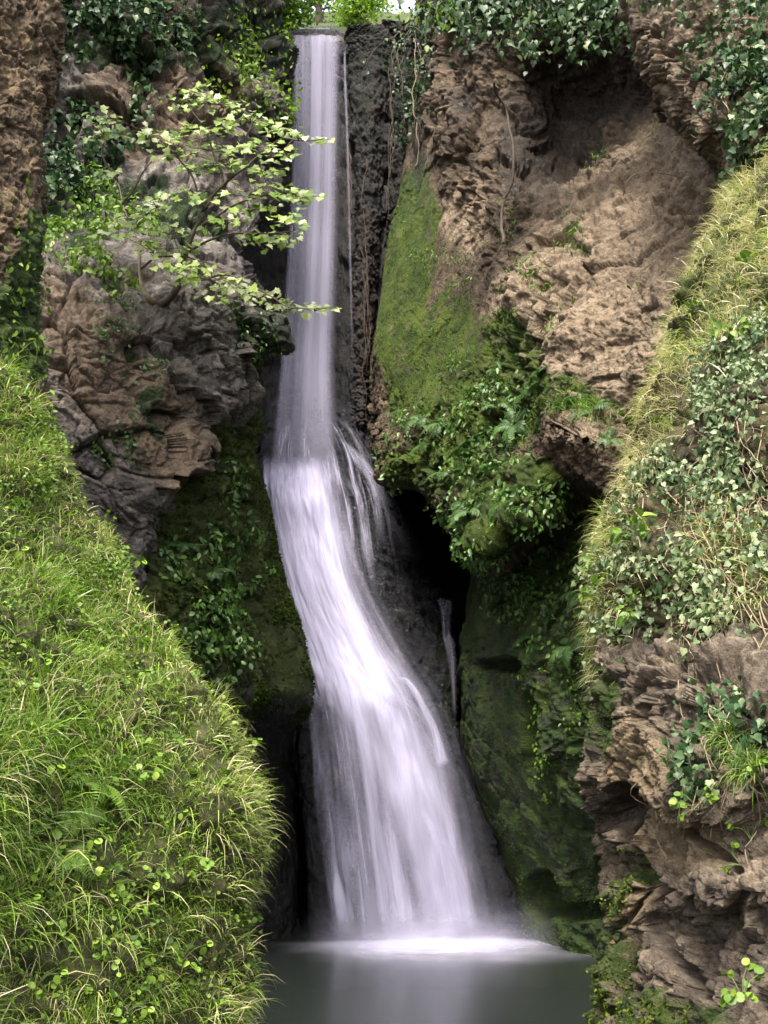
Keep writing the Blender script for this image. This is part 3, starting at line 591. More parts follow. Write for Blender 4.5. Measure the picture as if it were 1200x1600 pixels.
sheet('cascade_veil', cas(0.36, [(p, a + 4, b + 6, m_) for p, a, b, m_ in CAS]), 120, 200, W6, relief=0.08, seed=8, su=9, sv=5)
FAN = [(648, 432, 545, .1), (675, 424, 568, .12), (710, 416, 594, .12), (750, 410, 612, .10), (790, 408, 628, .08), (860, 412, 640, .05), (940, 440, 650, .05)]
sheet('spray_fan', cas(0.14, FAN), 90, 120, W4, relief=0.06, seed=6, su=10, sv=3)
# rim of water curling round the shoulder of the rock
def ribbon(name, line, w, o, mat=W5):
    l = np.array(line, float); t = np.gradient(l, axis=0); n = np.stack([-t[:, 1], t[:, 0]], 1); n /= np.linalg.norm(n, axis=1, keepdims=True)
    rows = []
    for (x, y), (nx, ny), ww in zip(l, n, np.interp(np.linspace(0, 1, len(l)), np.linspace(0, 1, len(w)), w)):
        rows.append([(x + nx * ww * k, y + ny * ww * k, apronY(x, y) - o + .05 * abs(k)) for k in (-1, -.4, .4, 1)])
    return sheet(name, rows, 12, 90, mat)
ribbon('shoulder_stream', [(520, 680), (545, 700), (570, 730), (590, 760), (605, 790), (620, 815), (632, 850), (636, 890)], (4, 12, 20, 12), .2, W7)
ribbon('side_stream', [(617, 1063), (632, 1062), (648, 1080), (662, 1105), (675, 1130), (684, 1160), (694, 1200)], (3, 7, 7, 12), .32)
ribbon('side_stream', [(580, 1080), (600, 1088), (630, 1100), (655, 1125), (676, 1160), (694, 1210), (712, 1270)], (4, 16, 18, 20), .42, W7)
ribbon('side_stream', [(655, 1270), (672, 1290), (695, 1330), (712, 1370), (725, 1420), (735, 1470)], (5, 14, 18, 20), .42, W7)


# foam where it meets the pool: a low heaped sheet
m, nt = newmat('foam'); uv = nd(nt, 'ShaderNodeUVMap', uv_map='UVMap').outputs[0]; s = nd(nt, 'ShaderNodeSeparateXYZ', {0: uv})
f = noise(nt, nd(nt, 'ShaderNodeMapping', {'Vector': uv, 'Scale': (7, 3.5, 1)}).outputs[0], 1.0, 4, 0.55, 0.3)
al = nd(nt, 'ShaderNodeMapRange', {'Value': math_(nt, 'ADD', attr(nt, 'solid'), math_(nt, 'MULTIPLY', math_(nt, 'SUBTRACT', f, 0.5), math_(nt, 'MULTIPLY', attr(nt, 'solid'), 0.9))), 'From Min': 0.0, 'From Max': 1.5, 'To Max': 0.56}, interpolation_type='SMOOTHSTEP').outputs[0]
d = nd(nt, 'ShaderNodeBsdfPrincipled', {'Base Color': (0.60, 0.59, 0.73, 1), 'Roughness': 0.7, 'Specular IOR Level': 0.1})
nd(nt, 'ShaderNodeOutputMaterial', {'Surface': nd(nt, 'ShaderNodeMixShader', {0: al, 1: nd(nt, 'ShaderNodeBsdfTransparent').outputs[0], 2: d.outputs[0]}).outputs[0]})
fx, fy = np.meshgrid(np.linspace(-3.4, 5.4, 160), np.linspace(16.6, 22.9, 110))
cx, cy = 1.1, 21.9
front = 19.7 + 0.25 * fbm(np.stack([fx * .7, 0 * fx, 0 * fx], -1), 3, 4)
ee = np.sqrt(((fx - cx) / 3.9) ** 2 + ((fy - 21.4) / np.where(fy < 21.4, 3.4, 0.9)) ** 2); sol = (1 - sstep(0.05, 1.0, ee + .12 * fbm(np.stack([fx * .8, fy * 1.2, 0 * fx], -1), 3, 4))) * 1.25
hz = 0.012 + 0.05 * sstep(20.3, 22.2, fy) * (1 - sstep(.6, 2.6, np.abs(fx - cx - .2))) + 0.02 * sol * fbm(np.stack([fx * 1.2, fy * 1.6, 0 * fx], -1), 3, 6)
tag(obj('foam', grid_mesh('foam', np.stack([fx, fy, np.maximum(hz, .008)], -1), {'solid': sol}, uv=True), m, fall, (-FL[0], -FL[1], -FL[2])), None)

# small second fall in the dark gap right of the wet rock
tr = thing('waterfall', 'thin second trickle falling in the dark gap right of the wet rock', 'waterfall', P(708, 1130, 23.2))
TL = np.array(tr.location)
W8 = water_mat('water_trickle', 4, 1.5, 0.2, 0.75, 0.4, (0.3, 0.3), head=0.05, tail=0.15, seed=17)
sheet('trickle', [[(x - w, py, Y), (x, py, Y - .12), (x + w, py, Y)] for py, x, w, Y in [(934, 693, 12, 24.0), (942, 696, 13, 23.5), (960, 697, 9, 23.4), (990, 698, 8, 23.4), (1004, 702, 10, 23.2), (1030, 706, 8, 23.15), (1075, 709, 5, 23.1), (1130, 711, 5, 23.1)]], 12, 60, W8, parent=tr, base=TL)

W10 = water_mat('water_spray', 3, 1.5, 0.05, 0.75, 0.42, (0.4, 0.5), head=0.9, tail=0.10, seed=41, bump=0.01)
for k, (dY, h_, a, b) in enumerate([(0.75, 95, 480, 880), (1.15, 70, 455, 910), (1.6, 48, 470, 890)]):
    sheet('spray', [[(x, py, 21.95 - dY - .25 * math.sin(math.pi * j / 6) + .25 * (1480 - py) / 75) for j, x in enumerate(np.linspace(a, b, 7))] for py in (1484 + 4 * k - h_, 1484 + 4 * k - h_ * .5, 1484 + 4 * k)], 60, 30, W10, relief=0.06, seed=50 + k)

# ------------------------------------------------------------------ plants
L_grass = leaf_mat('grass_blades', [(0.0, (0.022, 0.055, 0.008)), (0.35, (0.105, 0.210, 0.018)), (0.65, (0.26, 0.37, 0.05)), (0.85, (0.42, 0.39, 0.18)), (1.0, (0.58, 0.49, 0.31))], 0.38, 0.30, 0.6)
L_herb = leaf_mat('herb_leaves', [(0.0, (0.025, 0.06, 0.008)), (0.5, (0.10, 0.19, 0.018)), (1.0, (0.24, 0.34, 0.045))], 0.5, 0.30)
L_ivy = leaf_mat('ivy_leaves', [(0.0, (0.010, 0.028, 0.010)), (0.5, (0.030, 0.070, 0.022)), (0.85, (0.085, 0.135, 0.05)), (1.0, (0.21, 0.25, 0.13))], 0.45, 0.15, 0.35)
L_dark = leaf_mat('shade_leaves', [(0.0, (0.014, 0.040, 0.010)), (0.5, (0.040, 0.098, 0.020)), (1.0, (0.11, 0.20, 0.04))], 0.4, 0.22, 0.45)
L_syc = leaf_mat('sycamore_leaves', [(0.0, (0.04, 0.10, 0.012)), (0.5, (0.13, 0.21, 0.025)), (0.8, (0.27, 0.36, 0.07)), (1.0, (0.42, 0.44, 0.26))], 0.38, 0.34, 0.5)
L_tree = leaf_mat('tree_leaves', [(0.0, (0.04, 0.09, 0.008)), (0.5, (0.11, 0.21, 0.02)), (1.0, (0.26, 0.38, 0.05))], 0.45, 0.55)
L_moss = leaf_mat('moss_fuzz', [(0.0, (0.012, 0.024, 0.004)), (0.5, (0.045, 0.072, 0.008)), (1.0, (0.13, 0.16, 0.018))], 0.8, 0.2, 0.1)
B_bark = plain_mat('bark', (0.025, 0.018, 0.012), (0.10, 0.075, 0.05), 14)
B_pale = plain_mat('pale_stem', (0.12, 0.09, 0.055), (0.32, 0.25, 0.16), 20, bump=0.004)
B_green = plain_mat('green_stem', (0.05, 0.07, 0.02), (0.13, 0.16, 0.05), 20, bump=0.003)

UP = np.array([0, 0, 1.0])
def rnd(N, s): return np.random.default_rng(s).normal(size=(N, 3))
def patch(q, f, s, lo=-0.1, hi=0.25): return sstep(lo, hi, fbm(np.concatenate([q / f, 0 * q[..., :1] + s], -1), 3, s))

# grass over the left bank
S = SURF['bank']; q = S.q
vis = (q[..., 0] > -70) * (q[..., 1] < 1680)
bare = blob(q, [(190, 1360, 110, 45, 20), (240, 1430, 130, 40), (130, 1500, 110, 40), (330, 1500, 60, 60)], 0.35 * fbm(S.p * 2.2, 3, 5))
den = vis * (0.65 + patch(q, 60, 3)) * (1 - 0.6 * bare)
p, n, qq = S.sample(105000, den, 11); N = len(p); r = np.random.default_rng(12)
edge = sstep(0.78, 1.0, qq[:, 0] / np.interp(qq[:, 1], [a for a, b in EL], [b for a, b in EL]))
t = 0.50 + 0.20 * fbm(p * 1.6, 3, 21) + 0.13 * r.normal(size=N) + 0.06 * edge + 0.12 * sstep(0, 1, (900 - qq[:, 1]) / 500)
straw = r.random(N) < (0.08 + 0.10 * edge + 0.10 * patch(qq, 70, 9)); t = np.where(straw, 0.82 + 0.18 * r.random(N), t)
d = n * 0.55 + UP * 0.75 + rnd(N, 13) * 0.33
ln = (0.12 + 0.26 * r.random(N) ** 1.6) * (0.7 + 0.6 * patch(qq, 90, 31)) * np.where(straw, 1.2, 1.0) * (1 - .35 * edge)
g = obj('grass', blades('grass', p - n * 0.02, d, np.cross(n, UP) + 0.7 * rnd(N, 14), ln, 0.0045 + 0.008 * r.random(N), 1.1 + 1.8 * r.random(N), np.clip(t, 0, 1)), L_grass)
tag(g, 'long green grass mixed with straw over the left bank', None, None, 'stuff')
# small leaves between the grass
p, n, qq = S.sample(30000, vis * (0.12 + patch(q, 55, 41, 0.0, 0.3)) * (1 - .45 * bare), 15); N = len(p); r = np.random.default_rng(16)
o = obj('ground_cover', leaves('ground_cover', ROUND, p + n * (0.03 + 0.09 * r.random((N, 1))), n * .5 + UP * .5 + rnd(N, 17) * .45, rnd(N, 18) + n * .4 - UP * .3, 0.014 + 0.020 * r.random(N), np.clip(0.55 + .25 * fbm(p * 2, 2, 3) + .2 * r.normal(size=N), 0, 1)), L_herb)
tag(o, 'small round clover and strawberry leaves among the bank grass', None, None, 'stuff')

# dry grass over the right bank
S = SURF['rbank']; q = S.q
strip = blob(q, [(1150, 390, 85, 160, 28), (1090, 500, 80, 140, 25), (1030, 610, 75, 110, 20), (1000, 720, 55, 90, 15), (970, 850, 60, 80, 10), (950, 960, 45, 70, 0), (1140, 880, 60, 120), (980, 1030, 40, 60), (1200, 300, 60, 80)], 0.25 * fbm(S.p * 1.5, 3, 8))
p, n, qq = S.sample(34000, strip * (0.35 + patch(q, 40, 7)) + 0.03 * (q[..., 0] < 1260), 21); N = len(p); r = np.random.default_rng(22)
t = np.where(r.random(N) < 0.55 + 0.35 * patch(qq, 60, 19), 0.80 + .2 * r.random(N), 0.5 + 0.16 * r.normal(size=N))
d = n * 0.75 + UP * 0.55 + rnd(N, 23) * 0.35
g = obj('grass', blades('dry_grass', p - n * .02, d, np.cross(n, UP) + .7 * rnd(N, 24), 0.10 + 0.24 * r.random(N) ** 1.4, 0.004 + 0.008 * r.random(N), 1.3 + 1.8 * r.random(N), np.clip(t, 0, 1)), L_grass)
tag(g, 'straw coloured grass drooping over the right bank', None, None, 'stuff')

def stems_on(S, starts, seed, steps=9, dy=26, jit=16, lift=0.03):
    r = np.random.default_rng(seed); out = []
    for x, y in starts:
        ln = []; vx = r.normal() * 6
        for k in range(steps):
            a, nn = S.at(x, y); ln.append(a + nn * (lift + .03 * r.random())); vx = .7 * vx + r.normal() * jit * .5; x += vx; y += dy * (0.5 + r.random())
        out.append(smooth_line(ln, steps * 3))
    return out

def ivy(label, key, mask, N, size, seed, tmpl=IVY, mat=None, tmean=0.5, tsd=0.22, thick=0.10, stems=(), stem_r=0.006, name='ivy', cat='ivy', face=0.0, stemmat=None, dy=26):
    S = SURF[key]; p, n, qq = S.sample(N, mask, seed); r = np.random.default_rng(seed + 1)
    base = p[np.argmin(p[:, 2])] if stems is None else p.mean(0)
    root = thing(name, label, cat, base)
    nn = n * 0.8 + UP * 0.30 + np.array([0, -face, 0]) + rnd(N, seed + 2) * 0.6
    tip = -UP * 0.8 + rnd(N, seed + 3) * 0.7 + n * 0.3
    sz = size * (0.55 + 0.75 * r.random(N))
    tt = tmean + 0.14 * fbm(p * 1.3, 2, seed) + tsd * r.normal(size=N)
    obj('leaves', leaves('ivy_leaves', tmpl, p + n * (thick * r.random((N, 1)) ** 0.7 + .01), nn, tip, sz, np.clip(tt, 0, 1), base, seed=seed), mat or L_ivy, root)
    if stems: obj('stems', tubes('stems', stems_on(S, stems, seed + 5, dy=dy), [[stem_r, stem_r * .6]] * len(stems), 5, base), stemmat or B_pale, root)
    return root

q = SURF['rbank'].q; w = 0.3 * fbm(SURF['rbank'].p * 2.0, 3, 15)
rr = np.random.default_rng(5)
m_ = blob(q, [(1165, 640, 70, 120), (1130, 820, 120, 140), (1060, 930, 130, 70), (1080, 1030, 110, 60), (1190, 560, 40, 90)], w) * (0.12 + patch(q, 42, 61, -.2, .15))
ivy('broad curtain of ivy spilling down the right bank over bare stems', 'rbank', m_, 10000, 0.047, 200, tmean=0.88, thick=0.16, stems=[(1000 + 200 * a, 600 + 380 * b) for a, b in rr.random((60, 2))], stem_r=0.005, face=0.2)
q = SURF['rrock'].q
m_ = blob(q, [(1110, 1120, 45, 70, 15), (1090, 1190, 20, 50), (1150, 1140, 50, 40)], .3 * fbm(SURF['rrock'].p * 2, 3, 25)) * (0.2 + patch(q, 30, 63))
ivy('ivy strand trailing onto the bare near rock face', 'rrock', m_, 520, 0.055, 210, tmean=0.6, stems=[(1060 + 90 * a, 1020 + 100 * b) for a, b in rr.random((14, 2))], stem_r=0.004, face=.2)
q = SURF['crag'].q
m_ = sstep(0, 50, q[..., 0] - 1005 - .55 * q[..., 1] + 30 * fbm(SURF['crag'].p, 3, 4)) * (q[..., 0] < 1290) * (q[..., 1] > -120) * (q[..., 1] < 262) * (0.12 + patch(q, 40, 65, -.2, .15))
ivy('grey green ivy covering the brown crag at the top right corner', 'crag', m_, 8000, 0.08, 220, tmean=0.52, thick=0.25, stems=[(1040 + 160 * a, 20 + 180 * b) for a, b in rr.random((12, 2))])
q = SURF['left'].q; w = .4 * fbm(SURF['left'].p * 1.2, 3, 35)
m_ = blob(q, [(110, 40, 60, 60), (150, 30, 80, 50)], w) * (.1 + patch(q, 35, 67)); ivy('dark ivy patch high on the left cliff beside the brown pillar', 'left', m_, 1100, 0.13, 230, tmean=0.42, thick=.2)
m_ = blob(q, [(235, 50, 28, 90), (228, 150, 22, 70), (290, 40, 22, 80), (210, 20, 50, 30)], w) * (.1 + patch(q, 28, 68)); ivy('ivy hanging in narrow strands down the middle of the left cliff', 'left', m_, 1000, 0.12, 240, tmean=0.5, thick=.2)
m_ = blob(q, [(100, 200, 45, 60), (85, 280, 50, 60), (150, 250, 40, 50)], w) * (.15 + patch(q, 30, 69)); ivy('dark ivy in the shaded hollow beside the brown pillar', 'left', m_, 1300, 0.13, 250, tmean=0.42, thick=.2)
m_ = blob(q, [(400, 60, 60, 60), (430, 25, 40, 30), (385, 130, 40, 60), (420, 150, 25, 60)], w) * (.25 + patch(q, 30, 70)); ivy('greenery hanging over the cliff edge left of the falling water', 'left', m_, 1900, 0.12, 260, tmpl=OVAL, mat=L_tree, tmean=0.65, thick=.35, name='creeper', cat='creeper')
m_ = blob(q, [(150, 320, 80, 50), (110, 380, 50, 50), (200, 350, 50, 40), (170, 430, 50, 30), (140, 300, 40, 30)], w) * (.08 + patch(q, 30, 71)); ivy('pale leafy creeper on the ledge behind the young tree', 'left', m_, 1500, 0.115, 270, tmpl=OVAL, mat=L_herb, tmean=0.55, thick=.3, name='creeper', cat='creeper')
m_ = blob(q, [(405, 520, 36, 40), (380, 480, 30, 30)], w) * (.3 + patch(q, 20, 72)); ivy('tuft of small dark leaves on the overhanging lip beside the falls', 'left', m_, 700, 0.07, 280, tmpl=OVAL, mat=L_dark, tmean=0.5, thick=.15, name='creeper', cat='creeper')
m_ = blob(q, [(190, 480, 40, 40), (205, 620, 16, 50), (160, 530, 20, 60), (180, 700, 40, 30), (250, 560, 20, 20)], w) * (.1 + patch(q, 20, 73)); ivy('sparse small leaves in the cracks of the grey brown rock', 'left', m_, 650, 0.065, 290, tmpl=OVAL, mat=L_dark, tmean=0.6, thick=.08, name='creeper', cat='creeper')
q = SURF['butt'].q; w = .4 * fbm(SURF['butt'].p * 1.2, 3, 36)
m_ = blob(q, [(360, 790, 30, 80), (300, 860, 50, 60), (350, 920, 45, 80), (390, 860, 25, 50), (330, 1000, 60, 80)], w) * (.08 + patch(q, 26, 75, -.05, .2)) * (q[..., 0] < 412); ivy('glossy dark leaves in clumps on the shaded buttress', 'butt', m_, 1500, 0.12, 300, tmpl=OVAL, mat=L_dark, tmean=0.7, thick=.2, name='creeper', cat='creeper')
q = SURF['right'].q; w = .35 * fbm(SURF['right'].p * 1.3, 3, 37)
m_ = blob(q, [(655, 90, 35, 110), (645, 190, 18, 60), (690, 20, 60, 40)], w) * (.15 + patch(q, 26, 76)); ivy('ivy clinging to the shaded corner right of the upper fall', 'right', m_, 900, 0.12, 310, tmean=0.35, thick=.2)
m_ = blob(q, [(690, 665, 80, 40, 10), (770, 640, 80, 50), (640, 655, 30, 24), (760, 720, 70, 80, 35), (800, 600, 40, 40), (730, 770, 50, 60, 50), (790, 800, 60, 60), (850, 770, 40, 40), (760, 860, 50, 40), (615, 715, 16, 40)], w)
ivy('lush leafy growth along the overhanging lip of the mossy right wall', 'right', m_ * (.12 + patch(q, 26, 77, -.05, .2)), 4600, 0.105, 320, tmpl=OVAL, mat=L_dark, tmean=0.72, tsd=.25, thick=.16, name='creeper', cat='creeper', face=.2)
m_ = blob(q, [(840, 440, 26, 26), (825, 490, 14, 12), (885, 500, 8, 30), (1010, 450, 14, 12), (730, 450, 20, 22), (690, 400, 60, 20), (895, 370, 26, 40), (1030, 215, 12, 18), (945, 260, 18, 14), (800, 350, 16, 40), (640, 360, 14, 14), (692, 520, 22, 14), (728, 565, 26, 22), (660, 430, 16, 10), (640, 560, 12, 10)], .2 * fbm(SURF['right'].p * 2, 3, 38))
ivy('scattered green tufts rooted in the brown right cliff', 'right', m_ * (.2 + patch(q, 14, 78)), 1000, 0.10, 330, tmpl=LANCE, mat=L_herb, tmean=0.35, thick=.25, name='creeper', cat='creeper')
q = SURF['low'].q; w = .35 * fbm(SURF['low'].p * 1.3, 3, 39)
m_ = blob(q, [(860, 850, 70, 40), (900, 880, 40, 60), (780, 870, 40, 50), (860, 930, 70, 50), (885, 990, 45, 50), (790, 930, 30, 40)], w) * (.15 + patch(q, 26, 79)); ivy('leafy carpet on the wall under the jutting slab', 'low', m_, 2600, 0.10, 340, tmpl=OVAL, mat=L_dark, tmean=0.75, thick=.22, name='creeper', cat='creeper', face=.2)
m_ = blob(q, [(850, 1130, 18, 60), (865, 1200, 14, 50), (850, 1060, 30, 20), (905, 1080, 20, 60)], w) * (.1 + patch(q, 18, 80)); ivy('small bright leaves trailing down a cleft of the lower wall', 'low', m_, 420, 0.075, 350, tmpl=OVAL, mat=L_herb, tmean=0.4, thick=.12, name='creeper', cat='creeper')
q = SURF['pillar'].q; w = .4 * fbm(SURF['pillar'].p * 2, 3, 40)
m_ = blob(q, [(20, 330, 40, 50), (35, 420, 30, 80), (20, 520, 50, 70), (5, 620, 70, 60)], w) * (.1 + patch(q, 24, 81)); ivy('bright leaves hanging at the foot of the brown pillar', 'pillar', m_, 800, 0.062, 360, tmpl=OVAL, mat=L_herb, tmean=0.55, thick=.12, name='creeper', cat='creeper')

# ivy hanging free over the hollow
def hanging(label, anchors, seed, size, tmpl=IVY, mat=None, tmean=.5, name='ivy', cat='ivy', dens=16, spread=.10):
    r = np.random.default_rng(seed); lines, pp, tt = [], [], []
    for x, y, Y, L in anchors:
        a = P(x, y, Y); ln = [a]; v = np.array([r.normal() * .3, -.25, .05]); k = 10
        for i in range(k): v = unit(v + np.array([r.normal() * .25, r.normal() * .12, -.45])); ln.append(ln[-1] + v * L / k)
        ln = smooth_line(ln, 28); lines.append(ln); m = max(4, int(dens * L))
        i = r.integers(2, 28, m); pp.append(ln[i] + r.normal(size=(m, 3)) * spread * r.random((m, 1)))
    pp = np.concatenate(pp); N = len(pp); base = lines[0][0]; root = thing(name, label, cat, base)
    obj('stems', tubes('stems', lines, [[.014, .005]] * len(lines), 5, base), B_bark, root)
    obj('leaves', leaves('ivy_leaves', tmpl, pp, np.array([0, -.7, .6]) + rnd(N, seed + 1) * .45, -UP * .8 + rnd(N, seed + 2) * .6, size * (.6 + .7 * r.random(N)), np.clip(tmean + .25 * r.normal(size=N), 0, 1), base, seed=seed), mat or L_ivy, root)
r = np.random.default_rng(55)
hanging('ivy hanging in a ragged fringe over the dark hollow, twigs dangling', [(700 + 300 * t_ + 10 * r.normal(), -45 + 45 * r.random() + 25 * t_, 16.9 - 1.4 * t_, .5 + .9 * r.random() * (1.25 - abs(t_ - .45))) for t_ in r.random(56)], 400, 0.125, dens=34, spread=.22)
hanging('light green leafy branch reaching out at the top beside the notch', [(650 + 50 * r.random(), -30 + 30 * r.random(), 19, .5 + .4 * r.random()) for _ in range(9)], 410, 0.15, OVAL, L_tree, .6, 'branch', 'branch', dens=22, spread=.25)
hanging('long thin vines hanging beside the tufa columns right of the falls', [(612 + 46 * r.random(), 40 + 40 * r.random(), 23.9, 1.2 + 2.2 * r.random()) for _ in range(12)], 420, 0.10, tmean=.35, dens=7, spread=.12)

# bare roots, vines and bleached stems
def stalk(name, label, cat, pts, rad, mat, wob=.03, group=None):
    ln = smooth_line(np.array([P(*a) for a in pts]), 40, wob, 3); b = ln[0]
    o = obj(name, tubes(name, [ln], [rad], 6, b), mat, None, b); tag(o, label, cat, group)
stalk('vine', 'brown vine climbing the right cliff beside the moss', 'vine', [(772, 130, 18.2), (790, 170, 18.6), (800, 230, 18.5), (798, 290, 18.2), (784, 330, 18.0), (786, 380, 17.8)], (.022, .035), B_bark, .06)
stalk('vine', 'thin pale vine hanging beside the dark columns', 'vine', [(646, 60, 23.0), (650, 110, 23), (644, 160, 22.9), (652, 215, 22.8), (649, 260, 22.8)], (.012, .007), B_pale, .06)
stalk('stem', 'bleached stem arching out of the brown right cliff', 'stem', [(974, 305, 15.2), (980, 285, 15.0), (996, 271, 14.9), (1030, 270, 14.9), (1062, 276, 15)], (.012, .006), B_pale, .01)
stalk('stem', 'pale dry stem bending near the clay face', 'stem', [(818, 412, 17.2), (824, 420, 17.0), (846, 417, 16.9), (870, 420, 17)], (.012, .006), B_pale, .01)
def roots(label, pts, n, rad, mat, seed, sp=5):
    r = np.random.default_rng(seed); c = np.array(pts, float); L = []
    for k in range(n):
        i = r.integers(0, len(c) - 2); j = r.integers(i + 2, len(c) + 1); L.append(smooth_line([P(x + sp * r.normal(), y + 8 * r.normal(), Y) for x, y, Y in c[i:j]] if j - i > 1 else [P(*a) for a in c], 24, .06, seed + k))
    b = P(*pts[0]); tag(obj('root', tubes('root', L, [[rad, rad * .3]] * n, 5, b), mat, None, b), label, 'root')
B_root = plain_mat('root', (0.025, 0.016, 0.010), (0.12, 0.08, 0.05), 6)
roots('frayed straw coloured roots hanging on the edge of the wide tufa column', [(568, 250, 24.8), (566, 310, 24.8), (569, 370, 24.8), (571, 430, 24.8), (574, 500, 24.8), (572, 580, 24.8), (566, 660, 24.8)], 9, .009, B_root, 801)
roots('short dangling roots near the thin thread of water', [(545, 240, 24.9), (546, 280, 24.9), (548, 330, 24.9), (550, 380, 24.9)], 5, .010, B_root, 802, 3)
roots('long dark roots in the cleft between the tufa columns', [(610, 110, 24.5), (611, 160, 24.5), (612, 210, 24.5), (611, 270, 24.5), (606, 330, 24.5)], 5, .012, B_bark, 803, 3)


# young sycamore on the left ledge
root_p = P(244, 474, 16.1); tree = thing('sycamore_tree', 'young sycamore with a hooked stem leaning from the left cliff toward the water', 'tree', root_p)
LB = [[(244, 476, 16.2), (258, 470, 15.9), (272, 452, 15.7), (284, 425, 15.6), (291, 395, 15.5), (304, 360, 15.4), (322, 325, 15.3), (348, 290, 15.2), (382, 262, 15.1), (420, 232, 15.0)],
      [(246, 474, 16.2), (232, 466, 15.9), (222, 446, 15.8), (219, 420, 15.8), (214, 385, 15.8), (205, 350, 15.8), (192, 320, 15.8), (183, 285, 15.9)]]
BR = [[(291, 395, 15.5), (330, 375, 15.2), (375, 365, 15.0), (430, 365, 14.9), (468, 358, 14.8)], [(304, 360, 15.4), (345, 330, 15.1), (400, 310, 14.9), (450, 300, 14.8), (478, 312, 14.7)], [(322, 325, 15.3), (300, 280, 15.2), (275, 240, 15.2), (228, 205, 15.3)],
      [(348, 290, 15.2), (335, 235, 15.0), (318, 190, 14.9), (292, 155, 14.9)], [(382, 262, 15.1), (385, 215, 14.9), (392, 185, 14.8), (355, 150, 14.8)], [(420, 232, 15.0), (450, 216, 14.8), (485, 218, 14.7), (507, 216, 14.7)],
      [(272, 452, 15.7), (310, 440, 15.4), (355, 430, 15.1), (400, 450, 14.9), (450, 480, 14.7), (505, 481, 14.6)], [(205, 350, 15.8), (235, 330, 15.5), (265, 300, 15.4)], [(183, 285, 15.9), (160, 240, 15.7), (158, 180, 15.7)], [(219, 420, 15.8), (260, 400, 15.4), (320, 410, 15.1), (350, 420, 15)], [(192, 320, 15.8), (215, 290, 15.6), (240, 250, 15.5)]]
TB = tuple(root_p)
for ln, rd in zip(LB, [(.075, .05, .03, .015), (.07, .03, .014, .008)]): obj('trunk', tubes('trunk', [smooth_line([P(*a) for a in ln], 40, .03, 5)], [rd], 8, TB), B_bark if ln is LB[0] else B_pale, tree)
brs = [smooth_line([P(*a) for a in ln], 24, .04, 8) for ln in BR]
for ln in brs: obj('branch', tubes('branch', [ln], [(.022, .006)], 6, TB), B_bark, tree)
SPR = [(300, 145, 30, 9, 15), (345, 158, 34, 10, 18), (280, 165, 20, 8, 9), (392, 185, 34, 10, 18), (432, 203, 16, 10, 8), (330, 196, 34, 10, 17), (285, 208, 24, 12, 12), (228, 206, 18, 8, 9), (165, 182, 18, 10, 9), (162, 208, 18, 9, 10), (270, 238, 26, 12, 13), (330, 230, 28, 10, 14), (395, 226, 26, 10, 14), (440, 238, 24, 8, 10), (360, 252, 30, 8, 13), (412, 268, 26, 9, 13), (300, 262, 24, 8, 10), (425, 298, 24, 10, 12), (468, 300, 20, 9, 11), (455, 345, 24, 9, 11), (475, 318, 14, 9, 7), (390, 325, 30, 10, 13), (340, 300, 28, 10, 12), (300, 305, 26, 8, 11), (445, 368, 24, 9, 12), (398, 372, 22, 8, 12), (330, 262, 24, 8, 9), (245, 318, 28, 14, 12), (210, 338, 24, 12, 12), (195, 362, 26, 10, 10), (285, 415, 30, 10, 15), (330, 432, 36, 9, 18), (362, 446, 30, 8, 15), (405, 462, 30, 8, 15), (450, 478, 26, 7, 11), (492, 480, 22, 5, 9), (340, 465, 10, 6, 4), (240, 390, 24, 10, 9), (300, 385, 24, 8, 8), (262, 360, 26, 9, 9), (500, 218, 16, 6, 5), (466, 212, 12, 6, 4), (350, 345, 28, 8, 9), (180, 270, 14, 9, 5)]
r = np.random.default_rng(77); allb = np.concatenate(brs + [smooth_line([P(*a) for a in l], 40) for l in LB]); pp, sz, tw, tt = [], [], [], []
for x, y, w_, h_, n_ in SPR:
    Yc = 15.0 + .35 * r.normal(); c = P(x, y + 6, Yc); k = np.argmin(((allb - c) ** 2).sum(1)); tw = [smooth_line([allb[k], (allb[k] + c) / 2 + [0, 0, .05], c], 10, .02, 4)]
    n_ = int(n_ * 2.2)
    for _ in range(n_):
        dx, dy_ = r.normal() * .75, r.normal() * .75; a = P(x + dx * w_, y + dy_ * h_ + .12 * abs(dx) * w_, Yc + .25 * r.normal()); pp.append(a); sz.append(.128 * (.6 + .65 * r.random()))
        tt.append(.66 + .2 * r.normal() + .2 * sstep(380, 470, y)); 
        if r.random() < .5: tw.append(np.stack([c, (c + a) / 2 + [0, 0, .03], a]))
    obj('twig', tubes('twig', tw, [(.007, .003)] * len(tw), 4, TB), B_bark, tree)
pp = np.array(pp); N = len(pp); tip = np.stack([.7 * r.normal(size=N) + .25, -.55 + .35 * r.normal(size=N), -.42 + .25 * r.normal(size=N)], -1)
obj('leaves', leaves('sycamore_leaves', SYC, pp, np.array([0, -.75, .7]) + rnd(N, 78) * .25, tip, np.array(sz), np.clip(tt, 0, 1), TB), L_syc, tree)

